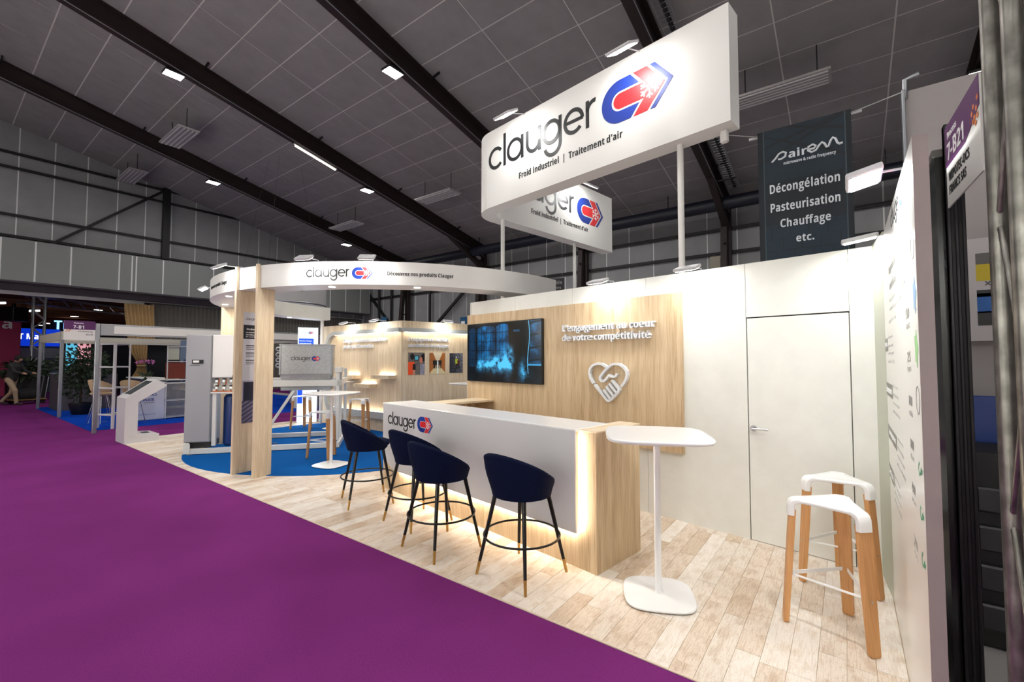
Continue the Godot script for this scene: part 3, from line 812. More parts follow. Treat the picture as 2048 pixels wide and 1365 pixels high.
func oak_corner() -> void:
	var o := thing("oak_corner_wall", "oak-clad corner wall with glowing cove band behind the counter", "partition")
	part("long_face", bx(Vector3(-9.4275, 1.25, -6.43), Vector3(3.225, 2.5, 0.14)), M.oak_pale, o)
	var dr := Vector3(0.459, 0, -1.645).normalized()
	var tb := Basis(dr, Vector3.UP, dr.cross(Vector3.UP))   # x along the face, z out of it to the right
	var c0 := Vector3(-7.815, 0, -6.36)
	part("short_face", MB.new().add(bx(Vector3(1.2, 1.25, -0.06), Vector3(2.4, 2.5, 0.12)), Transform3D(tb, c0)), M.oak_pale, o)
	# cove band: a C of silver trim on the long face, a straight run on the short one
	var p := PackedVector2Array([Vector2(-7.815, 2.25), Vector2(-7.815, 2.34)])
	for i in 9:
		var a := deg_to_rad(90 + 90.0 * i / 8); p.append(Vector2(-10.35, 1.94) + Vector2(cos(a), sin(a)) * 0.40)
	for i in 9:
		var a := deg_to_rad(180 + 90.0 * i / 8); p.append(Vector2(-10.35, 0.70) + Vector2(cos(a), sin(a)) * 0.40)
	p.append_array([Vector2(-7.815, 0.30), Vector2(-7.815, 0.45)])
	for i in 9:
		var a := deg_to_rad(270 - 90.0 * i / 8); p.append(Vector2(-10.35, 0.70) + Vector2(cos(a), sin(a)) * 0.25)
	for i in 9:
		var a := deg_to_rad(180 - 90.0 * i / 8); p.append(Vector2(-10.35, 1.94) + Vector2(cos(a), sin(a)) * 0.31)
	var silver := mat(Color(0.70, 0.71, 0.70), 0.4)
	part("cove_band", MB.new().prism(p, -6.36, -6.27), silver, o)
	part("cove_band", MB.new().add(bx(Vector3(1.2, 2.295, 0.045), Vector3(2.4, 0.09, 0.09)), Transform3D(tb, c0)), silver, o)
	part("led_strip", bx(Vector3(-9.1, 2.247, -6.31), Vector3(2.5, 0.006, 0.02)), M.led_warm, o)
	part("led_strip", bx(Vector3(-9.1, 0.453, -6.31), Vector3(2.5, 0.006, 0.02)), M.led_warm, o)
	part("led_strip", MB.new().add(bx(Vector3(1.0, 2.247, 0.05), Vector3(1.9, 0.006, 0.02)), Transform3D(tb, c0)), M.led_warm, o)
	var warm := Color(1, 0.94, 0.86)
	area(o, facing(Vector3(-9.1, 2.24, -6.30), Vector3(0, -1, -0.25)), Vector2(2.5, 0.02), 0.2, warm)
	area(o, facing(Vector3(-9.1, 0.46, -6.30), Vector3(0, 1, -0.25)), Vector2(2.5, 0.02), 0.15, warm)
	area(o, Transform3D(tb, c0) * facing(Vector3(1.0, 2.24, 0.06), Vector3(0, -1, -0.25)), Vector2(1.9, 0.02), 0.17, warm)
	# photographs on the short face
	var pics := [[0.155, 0.559, 1.30, 1.796, 1], [0.677, 1.08, 1.31, 1.794, 2], [1.199, 1.563, 1.323, 1.79, 3], [1.69, 2.09, 1.32, 1.79, 4]]
	for q in pics:
		var ph := thing("photo_print", ["", "photo print of a person in an orange vest facing a monitor", "photo print of figures walking down a timber-lined corridor", "photo print of workers in hi-vis on a dark site floor", "dark photo print at the end of the row by the television"][q[4]], "photo", Vector3.ZERO, 0.0, "photo prints on the oak wall")
		part("board", MB.new().add(bx(Vector3((q[0] + q[1]) / 2, (q[2] + q[3]) / 2, 0.004), Vector3(q[1] - q[0], q[3] - q[2], 0.008)), Transform3D(tb, c0)), M.white, ph)
		var sq := MB.new()
		sq.quad(Vector3(q[0], q[2], 0.0085), Vector3(q[1], q[2], 0.0085), Vector3(q[1], q[3], 0.0085), Vector3(q[0], q[3], 0.0085))
		part("print", MB.new().add(sq, Transform3D(tb, c0)), print_mat(photo(q[4])), ph)
	var raised := mat(Color(0.9, 0.9, 0.91), 0.4)
	var w1 := thing("raised_lettering", "white raised letters in two lines above the photo prints", "lettering")
	text("L'engagement humain", 1.0, Transform3D(tb, c0) * T(Vector3(0.65, 2.085, 0.0)), raised, w1, 0.11, 0.04)
	text("aux côtés de vos équipes", 1.01, Transform3D(tb, c0) * T(Vector3(0.655, 1.945, 0.0)), raised, w1, 0.11, 0.04)
	var w2 := thing("raised_lettering", "white raised letters in two lines above the oak display shelves", "lettering")
	text("Clauger, l'excellence industrielle", 1.69, T(Vector3(-9.153, 2.085, -6.36)), raised, w2, 0.12, 0.04)
	text("portée par l'innovation", 1.19, T(Vector3(-9.4, 1.945, -6.36)), raised, w2, 0.12, 0.04)
	for q in [[-9.56, 1.265, 0.50, "upper shelf beside the glowing cove's curved end"], [-8.96, 1.075, 0.60, "lowest of the three"], [-8.28, 1.29, 0.60, "nearest the wall's corner"]]:
		var s := thing("display_shelf", "oak box shelf lit from behind, " + q[3], "shelf", Vector3(q[0], q[1], -6.36), 0.0, "lit oak shelves")
		part("box", bx(Vector3(0, -0.04, 0.12), Vector3(q[2], 0.08, 0.24), 0.003), M.oak_pale, s)
		part("led_strip", bx(Vector3(0, 0.004, 0.02), Vector3(q[2] * 0.9, 0.006, 0.02)), M.led_warm, s)
		area(s, facing(Vector3(0, 0.012, 0.03), Vector3(0, 1, -0.3)), Vector2(q[2] * 0.85, 0.02), 0.05, Color(1, 0.94, 0.86))

func photo(kind: int) -> Image:
	var im := Image.create(96, 116, false, Image.FORMAT_RGB8)
	var f := FastNoiseLite.new(); f.seed = kind; f.frequency = 0.06
	for x in 96:
		for y in 116:
			var px := x / 96.0; var py := y / 116.0
			var c := Color(0.5, 0.46, 0.44)
			var n := f.get_noise_2d(x, y)
			if kind == 1:
				c = c.darkened(0.15 + 0.15 * n)
				if px > 0.36 and px < 0.64 and py > 0.13 and py < 0.36: c = Color(0.04, 0.05, 0.06)
				if px > 0.40 and px < 0.60 and py > 0.16 and py < 0.32: c = Color(0.35, 0.75, 0.85)
				if Vector2((px - 0.24) / 0.12, (py - 0.18) / 0.14).length() < 1: c = Color(0.03, 0.025, 0.025)
				if py > 0.42 and px < 0.40 - 0.35 * maxf(0, 0.55 - py): c = Color(0.93, 0.32, 0.12)
				if px > 0.28 and px < 0.44 and py > 0.52 and py < 0.78: c = Color(0.06, 0.06, 0.08)
				if px > 0.28 and px < 0.42 and py > 0.78: c = Color(0.80, 0.55, 0.45)
				if Vector2((px - 0.92) / 0.16, (py - 0.22) / 0.17).length() < 1: c = Color(0.03, 0.025, 0.025)
				if Vector2((px - 0.77) / 0.09, (py - 0.34) / 0.15).length() < 1: c = Color(0.80, 0.48, 0.40)
				if px > 0.72 and py > 0.52: c = Color(0.66, 0.66, 0.74).darkened(0.2 * absf(n) * 3)
			elif kind == 2:
				var ex := absf(px - 0.52) * 2.0
				c = Color(0.90, 0.84, 0.72)
				if ex > 0.12 + absf(py - 0.42) * 1.15 - (0.2 if py > 0.42 else 0.0): c = Color(0.74, 0.46, 0.22).lerp(Color(0.50, 0.26, 0.10), fmod(py * 16.0, 1.0) * 0.6)
				if py > 0.62 and ex < (py - 0.5) * 2.2: c = Color(0.86, 0.80, 0.62)
				for q in [[0.30, 0.09], [0.42, 0.05], [0.60, 0.05], [0.72, 0.06]]:
					if absf(px - q[0]) < q[1] * (1.0 if py < 0.56 else 0.5) and py > 0.36 and py < 0.74: c = Color(0.08, 0.08, 0.07)
				if absf(px - 0.52) < 0.05 and py > 0.42: c = Color(0.93, 0.96, 0.96)
			elif kind == 3:
				c = Color(0.16, 0.17, 0.20).lerp(Color(0.55, 0.56, 0.62), clampf(px * 0.8 - py * 0.3 + n * 0.7, 0, 1))
				if absf(px - 0.52) < 0.1 and py > 0.28 and py < 0.54: c = Color(0.68, 0.76, 0.18)
				if px > 0.58 and px < 0.76 and py > 0.36 and py < 0.62: c = Color(0.36, 0.14, 0.12)
				if absf(px - 0.5) < 0.05 and py > 0.17 and py < 0.24: c = Color(0.9, 0.9, 0.9)
				if py > 0.54 and py < 0.78 and (absf(px - 0.53) < 0.05 or absf(px - 0.7) < 0.05): c = Color(0.05, 0.05, 0.08)
			else: c = Color(0.07, 0.07, 0.10).lightened(0.2 * absf(n))
			im.set_pixel(x, y, c)
	return im

func hanging_sign() -> void:
	var o := thing("corner_sign", "tall white L-shaped sign with rounded corner raised over the stand on posts", "sign", Vector3.ZERO, -ST)
	var c := Vector2(-4.95, 4.88)
	var p := PackedVector2Array([Vector2(-1.5, 4.62), Vector2(-1.5, 4.38)])
	for i in 13:
		var a := deg_to_rad(270 - 90.0 * i / 12); p.append(c + Vector2(cos(a), sin(a)) * 0.5)
	p.append_array([Vector2(-5.45, 8.1), Vector2(-5.21, 8.1)])
	for i in 13:
		var a := deg_to_rad(180 + 90.0 * i / 12); p.append(c + Vector2(cos(a), sin(a)) * 0.26)
	part("box", MB.new().prism(p, 3.92, 5.08, Transform3D(Basis(Vector3(1, 0, 0), -PI / 2), Vector3.ZERO)), M.white, o)
	logo(o, T(Vector3(-4.963, 4.465, -4.38)), 1.913, 0.335, 2.023, 0.5, 0.145)
	text("Froid industriel  |  Traitement d'air", 1.655, T(Vector3(-3.494, 4.21, -4.38)), M.ink, o, 0.115)
	var side := Basis(Vector3(0, 0, -1), Vector3(0, 1, 0), Vector3(1, 0, 0))
	logo(o, Transform3D(side, Vector3(-5.21, 4.445, -4.85)), 1.913, 0.335, 2.03, 0.5, 0.15)
	text("Froid industriel  |  Traitement d'air", 1.65, Transform3D(side, Vector3(-5.21, 4.215, -6.41)), M.ink, o, 0.115)
	for q in [[-2.06, 4.52], [-5.24, 4.93], [-5.33, 6.95]]:
		part("post", MB.new().cyl(Vector3(q[0], 0.0, -q[1]), Vector3(q[0], 3.93, -q[1]), 0.032, 0.032, 16), M.white, o)
	part("wire_bracket", bx(Vector3(-1.62, 3.86, -4.55), Vector3(0.07, 0.12, 0.06), 0.01), M.white, o)

func ring_header() -> void:
	var c := Vector3(-7.43, 0, -6.32)
	var o := thing("ring_header", "white half-round header band with logo over the blue carpet island", "header", Vector3.ZERO)
	var rows := []
	var sect := [[3.59, 2.65], [3.59, 2.965], [3.17, 2.965], [3.17, 2.65]]
	for k in 4:
		var a: Array = sect[k]; var b: Array = sect[(k + 1) % 4]
		var r0 := []; var r1 := []
		for i in 73:
			var ph := deg_to_rad(180.0 * i / 72)
			r0.append(c + Vector3(cos(ph) * a[0], a[1], sin(ph) * a[0])); r1.append(c + Vector3(cos(ph) * b[0], b[1], sin(ph) * b[0]))
		part(["outer_face", "top", "inner_face", "soffit"][k], MB.new().grid([r0, r1]), M.white if k != 2 else M.white_wall, o)
	for s in [1, -1]: part("end", MB.new().box(c + Vector3(s * 3.38, 2.8075, -0.004), Vector3(0.42, 0.315, 0.008)), M.white, o)
	logo(o, T(Vector3(0, 2.754, 0.0)), 0.60, 0.104, 0.643, 0.156, 0.05, 0.003, [c, 3.59, deg_to_rad(63.34)])
	part("lettering", text_mb("Découvrez nos produits Clauger", 0.889, 0.072, 0.003).bend(c + Vector3(0, 2.797, 0), 3.59, deg_to_rad(38.5)), M.ink, o)
	part("lettering", text_mb("Découvrez nos produits Clauger", 0.889, 0.072, 0.003).bend(c + Vector3(0, 2.797, 0), 3.59, deg_to_rad(96.4)), M.ink, o)
	logo(o, T(Vector3(0, 2.754, 0.0)), 0.60, 0.104, 0.643, 0.156, 0.05, 0.003, [c, 3.59, deg_to_rad(121.5)])
	for ph in [39.2, 58.9, 97.0, 119.3, 141.0, 163.0]:
		var a := deg_to_rad(ph)
		var q := c + Vector3(cos(a) * 3.41, 2.645, sin(a) * 3.41)
		part("downlight", MB.new().cyl(q, q + Vector3(0, 0.004, 0), 0.045, 0.045, 16), M.led, o)
		area(o, facing(q - Vector3(0, 0.006, 0), Vector3.DOWN), Vector2(0.07, 0.07), 0.9, Color(1, 0.96, 0.9))
	for q in [[83.7, "wooden upright slab under the ring header carrying the poster"], [76.1, "wooden upright slab under the ring header next to the poster slab"], [129.5, "wooden upright slab behind the grey cabinet under the ring header"]]:
		var a := deg_to_rad(q[0])
		var dirv := Vector3(cos(a), 0, sin(a))
		var s := thing("oak_upright", q[1], "column", Vector3(c.x, 0, c.z), -a, "oak slabs under the ring header")   # local x points outwards
		var deep := 0.5 if q[0] > 80 and q[0] < 90 else 0.27
		part("slab", bx(Vector3(3.625 - deep / 2, 1.324, 0), Vector3(deep, 2.648, 0.05), 0.003), M.oak_pale, s)
		part("lip", bx(Vector3(3.609, 2.816, 0), Vector3(0.034, 0.336, 0.05), 0.002), M.oak_pale, s)
	for q in [[S(-5.15, 0, 5.2), "nearer the oak panel's end"], [S(-5.0, 0, 5.6), "set farther back"]]:
		var po := thing("ring_post", "slim white post between back wall and ring header, " + q[1], "post", q[0], 0.0, "posts behind the back wall")
		part("tube", MB.new().cyl(Vector3.ZERO, Vector3(0, 2.648, 0), 0.03, 0.03, 12), M.white, po)
		part("foot_plate", bx(Vector3(0, 0.006, 0), Vector3(0.14, 0.012, 0.14), 0.002), M.alu, po)
	var pl := thing("ring_post", "white slim post under the far left end of the ring header", "post", Vector3(-10.76, 0, -6.2))
	part("post", MB.new().cyl(Vector3.ZERO, Vector3(0, 2.65, 0), 0.04, 0.04, 12), M.white, pl)
	# poster on the first slab
	var a := deg_to_rad(83.7)
	var ps := thing("tall_poster", "narrow product poster hung on the side of an oak slab", "poster", Vector3(c.x, 0, c.z), -a)
	# the slab's right-hand side faces -z in its own axes
	var im := Image.create(64, 256, false, Image.FORMAT_RGB8)
	for x in 64:
		for y in 256:
			var px := x / 64.0; var py := y / 256.0
			var col := Color(0.80, 0.80, 0.84)
			if py > 0.115 and py < 0.24: col = Color(0.045, 0.06, 0.13)
			if px > 0.14 and px < 0.9 and ((py > 0.30 and py < 0.50 and fmod(py * 60.0, 1.0) < 0.3 and fmod(py * 14.0, 1.0) < 0.75)): col = Color(0.2, 0.2, 0.24)
			if py > 0.62:
				col = Color(0.62, 0.60, 0.70)
				if px > 0.05 and px < 0.6 and py > 0.63 and py < 0.80: col = Color(0.10, 0.11, 0.20)
				if py > 0.80: col = Color(0.42, 0.40, 0.52) if fmod(py * 26.0 + px * 3.0, 1.0) > 0.35 else Color(0.18, 0.17, 0.26)
			im.set_pixel(x, y, col)
	part("board", bx(Vector3(3.37, 1.53, -0.03), Vector3(0.30, 1.62, 0.006)), M.white, ps)
	var sq := MB.new()
	sq.quad(Vector3(3.52, 0.72, -0.0335), Vector3(3.22, 0.72, -0.0335), Vector3(3.22, 2.34, -0.0335), Vector3(3.52, 2.34, -0.0335))
	part("print", sq, print_mat(im), ps)
	var back := Basis(Vector3(-1, 0, 0), Vector3(0, 1, 0), Vector3(0, 0, -1))
	logo(ps, Transform3D(back, Vector3(3.49, 2.225, -0.034)), 0.15, 0.028, 0.165, 0.05, 0.012, 0.0006)
	text("Stacker E", 0.15, Transform3D(back, Vector3(3.40, 2.09, -0.034)), M.white_print, ps, 0.03, 0.0006)
	for k in 3: text(["surgélation et", "refroidissement", "de produits"][k], 0.19, Transform3D(back, Vector3(3.39, 2.04 - 0.032 * k, -0.034)), M.white_print, ps, 0.02, 0.0006)

func counter() -> void:
	var o := thing("welcome_counter", "oak bar counter with backlit white front plate and logo", "counter", Vector3.ZERO, -ST)
	part("body", bx(Vector3(-3.66, 0.525, -3.20), Vector3(3.29, 1.05, 0.54), 0.003), M.oak, o)
	part("end_block", bx(Vector3(-2.108, 0.54, -3.2), Vector3(0.2, 1.08, 0.645), 0.003), M.oak, o)
	part("toe_face", bx(Vector3(-3.75, 0.525, -2.905), Vector3(3.12, 1.05, 0.05), 0.002), M.oak, o)
	# front plate: lower left corner rounded
	var p := PackedVector2Array([Vector2(-5.22, 1.075), Vector2(-2.17, 1.075), Vector2(-2.17, 0.29), Vector2(-4.90, 0.29)])
	for i in 11:
		var a := deg_to_rad(270 - 90.0 * i / 10); p.append(Vector2(-4.90, 0.61) + Vector2(cos(a), sin(a)) * 0.32)
	part("front_plate", MB.new().prism(p, -2.842, -2.824), mat(Color(0.84, 0.835, 0.845), 0.5), o)
	part("standoff", bx(Vector3(-3.7, 0.7, -2.862), Vector3(2.7, 0.6, 0.04)), M.white, o)
	logo(o, T(Vector3(-5.093, 0.845, -2.824)), 0.627, 0.11, 0.668, 0.173, 0.066, 0.003)
	part("worktop", bx(Vector3(-3.70, 1.085, -3.062), Vector3(3.06, 0.02, 0.475), 0.004), M.gloss_white, o)
	part("end_top", bx(Vector3(-2.106, 1.0845, -3.2), Vector3(0.206, 0.014, 0.65), 0.003), M.oak_pale, o)
	# return at the left, running back to the wall at desk height
	part("return_top", bx(Vector3(-5.06, 1.045, -3.84), Vector3(0.40, 0.03, 1.12), 0.003), M.oak_pale, o)
	part("return_side", bx(Vector3(-5.235, 0.515, -3.84), Vector3(0.03, 1.03, 1.1), 0.002), M.oak, o)
	part("return_leg", bx(Vector3(-4.88, 0.515, -3.88), Vector3(0.02, 1.03, 0.02)), M.oak, o)
	# light behind the plate
	part("led_strip", bx(Vector3(-2.19, 0.68, -2.852), Vector3(0.012, 0.75, 0.012)), M.led_warm, o)
	part("led_strip", bx(Vector3(-3.54, 0.308, -2.852), Vector3(2.7, 0.012, 0.012)), M.led_warm, o)
	part("led_strip", bx(Vector3(-5.2, 0.84, -2.852), Vector3(0.012, 0.46, 0.012)), M.led_warm, o)
	var warm := Color(1, 0.94, 0.86)
	area(o, facing(Vector3(-2.172, 0.68, -2.853), Vector3(1, 0, -0.5)), Vector2(0.01, 0.75), 0.3, warm)
	area(o, facing(Vector3(-3.54, 0.293, -2.853), Vector3(0, -1, -0.5)), Vector2(2.7, 0.01), 0.9, warm)
	area(o, facing(Vector3(-5.218, 0.84, -2.853), Vector3(-1, 0, -0.5)), Vector2(0.01, 0.46), 0.12, warm)

# ---------------------------------------------------------------- exhibits and furniture
func exhibits() -> void:
	var a0 := Vector3(-9.06, 0.0, -2.81)
	var turn := 0.9159
	var o := thing("refrigeration_skid", "white steel machine frame with grey control cabinet and blue pressure cylinder", "machine", a0, turn)
	var W: Material = M.frame_white
	for t in [0.0, 1.38]:
		part("bottom_rail", bx(Vector3(1.22, 0.065, -t), Vector3(2.44, 0.09, 0.06), 0.004), W, o)
		part("top_rail", bx(Vector3(1.62, 1.205, -t), Vector3(1.62, 0.11, 0.06), 0.004), W, o)
	for s in [0.03, 2.41]: part("end_rail", bx(Vector3(s, 0.065, -0.69), Vector3(0.06, 0.09, 1.32), 0.004), W, o)
	part("end_rail", bx(Vector3(2.41, 1.205, -0.69), Vector3(0.06, 0.11, 1.32), 0.004), W, o)
	for q in [[2.395, 0.0, 1.40], [2.41, -0.3, 1.40], [2.41, -1.38, 1.40], [0.395, 0.0, 1.08], [0.85, -1.38, 1.26]]:
		part("upright", bx(Vector3(q[0], q[2] / 2 + 0.1, q[1]), Vector3(0.062, q[2] - 0.1, 0.06), 0.004), W, o)
	part("head_plate", bx(Vector3(2.40, 1.45, -0.15), Vector3(0.12, 0.1, 0.38), 0.004), W, o)
	part("brace", MB.new().bar(Vector3(0.95, 0.1, -0.69), Vector3(1.5, 1.16, -1.36), 0.05, 0.05), W, o)
	part("brace", MB.new().bar(Vector3(1.1, 0.1, 0.0), Vector3(0.75, 1.16, -0.03), 0.05, 0.05), W, o)
	part("lug", MB.new().prism(PackedVector2Array([Vector2(-0.05, 0.03), Vector2(0.05, 0.03), Vector2(0.05, 0.19), Vector2(0.03, 0.215), Vector2(-0.03, 0.215), Vector2(-0.05, 0.19)]), 0.03, 0.045), W, o)
	for q in [[0.03, 0.0], [2.41, 0.0], [0.03, -1.38], [2.41, -1.38], [1.2, -0.7]]: part("foot", MB.new().cyl(Vector3(q[0], 0.01, q[1]), Vector3(q[0], 0.03, q[1]), 0.045, 0.03, 12), M.alu, o)
	# control cabinet
	part("plinth", bx(Vector3(0.14, 0.165, -0.26), Vector3(0.37, 0.1, 0.44)), M.black, o)
	var cab := part("cabinet", bx(Vector3(0.135, 1.145, -0.25), Vector3(0.39, 1.86, 0.5), 0.005), M.cabinet, o)
	part("cabinet_door", bx(Vector3(0.135, 1.145, 0.006), Vector3(0.372, 1.83, 0.014), 0.003), M.cabinet, cab)
	part("control_display", bx(Vector3(0.125, 1.605, 0.022), Vector3(0.17, 0.065, 0.02), 0.004), M.black, cab)
	part("display_window", bx(Vector3(0.105, 1.607, 0.0335), Vector3(0.09, 0.035, 0.003)), M.white_print, cab)
	part("warning_sign", bx(Vector3(0.08, 1.54, 0.0145), Vector3(0.16, 0.012, 0.002)), M.grey_ink, cab)
	part("switch_box", bx(Vector3(0.525, 1.70, -0.15), Vector3(0.38, 0.75, 0.28), 0.006), M.gloss_white, o)
	part("valve_board", bx(Vector3(0.56, 1.2, -0.12), Vector3(0.42, 0.25, 0.02), 0.003), W, o)
	part("shelf", bx(Vector3(0.56, 1.065, -0.05), Vector3(0.44, 0.025, 0.2), 0.003), W, o)
	var pc := part("copper_pipe", MB.new().tube([Vector3(0.36, 1.085, 0.03), Vector3(0.8, 1.085, 0.03)], 0.012, 8), M.copper, o)
	for k in 4:
		var s := 0.42 + 0.11 * k
		part("copper_pipe", MB.new().tube([Vector3(s, 1.085, 0.03), Vector3(s, 1.16, 0.03), Vector3(s + 0.03, 1.2, 0.02), Vector3(s + 0.03, 1.30, -0.02)], 0.009, 8), M.copper, o)
		for h in [1.15, 1.27]:
			var vb := part("valve", MB.new().cyl(Vector3(s + 0.015, h, 0.02), Vector3(s + 0.015, h, 0.07), 0.022, 0.022, 12), M.chrome, o)
			part("valve_cap", bx(Vector3(s + 0.015, h + 0.035, 0.045), Vector3(0.05, 0.022, 0.045), 0.006), M.black, vb)
	part("gauge_box", bx(Vector3(0.41, 1.2, 0.01), Vector3(0.06, 0.05, 0.05), 0.005), M.white, o)
	for q in [[0.6, -0.18, 0.12, 0.12, 1.03], [0.92, -0.45, 0.13, 0.12, 1.03]]:
		var cy := part("pressure_cylinder", MB.new().lathe([[0.0, q[3]], [q[2] * 0.8, q[3]], [q[2], q[3] + 0.05], [q[2], q[4] - 0.06], [q[2] * 0.75, q[4] - 0.01], [0.0, q[4]]], 24, Vector3(q[0], 0, q[1])), M.tank_blue, o)
		for h in [0.45, 0.75]: part("clamp", bx(Vector3(q[0] + q[2] * 0.7, h, q[1] + q[2] * 0.75), Vector3(0.04, 0.05, 0.02), 0.003), M.alu_white, cy)
	part("blue_hood", MB.new().lathe([[0.0, 1.34], [0.13, 1.34], [0.15, 1.5], [0.13, 1.62], [0.05, 1.74], [0.0, 1.75]], 20, Vector3(0.86, 0, -0.2)), M.tank_blue, o)
	part("hose", MB.new().tube([Vector3(0.86, 1.72, -0.2), Vector3(0.8, 1.82, -0.12), Vector3(0.72, 1.78, -0.02), Vector3(0.7, 1.5, 0.0), Vector3(0.66, 1.3, 0.02)], 0.014, 8), M.black, o)
	# evaporator box on the same frame
	var e := thing("evaporator_box", "galvanised sheet-metal cooler box with logo sitting on the white frame", "machine", a0, turn)
	part("casing", bx(Vector3(1.845, 1.64, -0.22), Vector3(0.885, 0.54, 0.44), 0.006), M.galvanised, e)
	part("drip_tray", MB.new().loft(PackedVector2Array([Vector2(-0.44, -0.22), Vector2(0.44, -0.22), Vector2(0.44, 0.22), Vector2(-0.44, 0.22)]), [[0.94, 1.262], [1.0, 1.37]], T(Vector3(1.845, 0, -0.22))), M.galvanised, e)
	part("lower_tray", bx(Vector3(1.845, 1.11, -0.24), Vector3(0.86, 0.07, 0.36), 0.004), M.galvanised, e)
	part("top_flange", bx(Vector3(1.845, 1.915, -0.22), Vector3(0.91, 0.018, 0.46), 0.003), M.galvanised, e)
	for s in [1.41, 2.28]: part("corner_trim", bx(Vector3(s, 1.64, 0.004), Vector3(0.03, 0.55, 0.012), 0.002), M.alu, e)
	logo(e, T(Vector3(1.588, 1.628, 0.001)), 0.33, 0.06, 0.35, 0.085, 0.03, 0.002)
	for k in 4:
		part("pipe_bend", MB.new().tube([Vector3(1.4, 1.5 + 0.1 * k, -0.1), Vector3(1.34, 1.5 + 0.1 * k, -0.1), Vector3(1.32, 1.53 + 0.1 * k, -0.1), Vector3(1.34, 1.56 + 0.1 * k, -0.1), Vector3(1.4, 1.56 + 0.1 * k, -0.1)], 0.016, 8), M.alu, e)
	for k in 3: part("side_label", bx(Vector3(2.29, 1.66 - 0.05 * k, -0.2), Vector3(0.002, 0.012, 0.12)), M.grey_ink, e)
	# touch terminal at the aisle
	var k := thing("touch_terminal", "white slanted touch-screen terminal standing at the aisle edge", "kiosk", Vector3(-11.5, 0, -2.43))
	var prof := PackedVector2Array([Vector2(0, 0), Vector2(0.55, 0), Vector2(0.55, 0.14), Vector2(0.2, 0.17), Vector2(0.2, 0.80), Vector2(0.62, 1.075), Vector2(0.66, 1.12), Vector2(0.49, 1.235), Vector2(0.0, 0.885)])
	var side := Transform3D(Basis(Vector3(0, 0, -1), Vector3(0, 1, 0), Vector3(1, 0, 0)), Vector3.ZERO)
	part("body", MB.new().prism(prof, -0.31, 0.31, side), mat(Color(0.80, 0.79, 0.80), 0.4), k)
	var tilt := Basis(Vector3(1, 0, 0), 0.62)
	part("screen", bx(Vector3(0, 1.075, -0.262), Vector3(0.44, 0.004, 0.42), 0.0, tilt), M.screen_grey, k)
	part("foot_plate", bx(Vector3(0.02, 0.163, -0.38), Vector3(0.2, 0.006, 0.12), 0.0), M.screen_grey, k)
	# lit poster totem beside the oak wall
	var l := thing("light_box_totem", "tall glowing white poster totem with a blue panel beside the oak wall", "light box", Vector3(-11.25, 0, -6.1), 0.95)
	part("frame", bx(Vector3(0, 1.24, -0.03), Vector3(0.5, 2.48, 0.1), 0.004), M.alu, l)
	part("light_face", bx(Vector3(0, 1.24, 0.022), Vector3(0.47, 2.45, 0.006)), glow(Color(0.86, 0.93, 1.0), 1.1), l)
	part("blue_panel", bx(Vector3(-0.04, 2.06, 0.0265), Vector3(0.36, 0.26, 0.003)), glow(Color(0.02, 0.25, 0.75), 0.9), l)
	part("blue_panel", bx(Vector3(-0.17, 0.85, 0.0265), Vector3(0.12, 0.7, 0.003)), glow(Color(0.02, 0.25, 0.75), 0.9), l)
	logo(l, T(Vector3(-0.2, 2.32, 0.026)), 0.2, 0.035, 0.21, 0.07, 0.015, 0.002)
	for q in [[2.12, "Biosolar Clauger", 0.3], [2.05, "purification de l'air", 0.28], [1.99, "et du froid", 0.14]]: text(q[1], q[2], T(Vector3(-0.05 - (0.3 - q[2]) / 2, q[0], 0.0285)), glow(Color(0.9, 0.95, 1), 1.0), l, 0.03, 0.001)
	area(l, facing(Vector3(0, 1.24, 0.04), Vector3(0, 0, 1)), Vector2(0.47, 2.4), 0.5, Color(0.86, 0.93, 1.0))

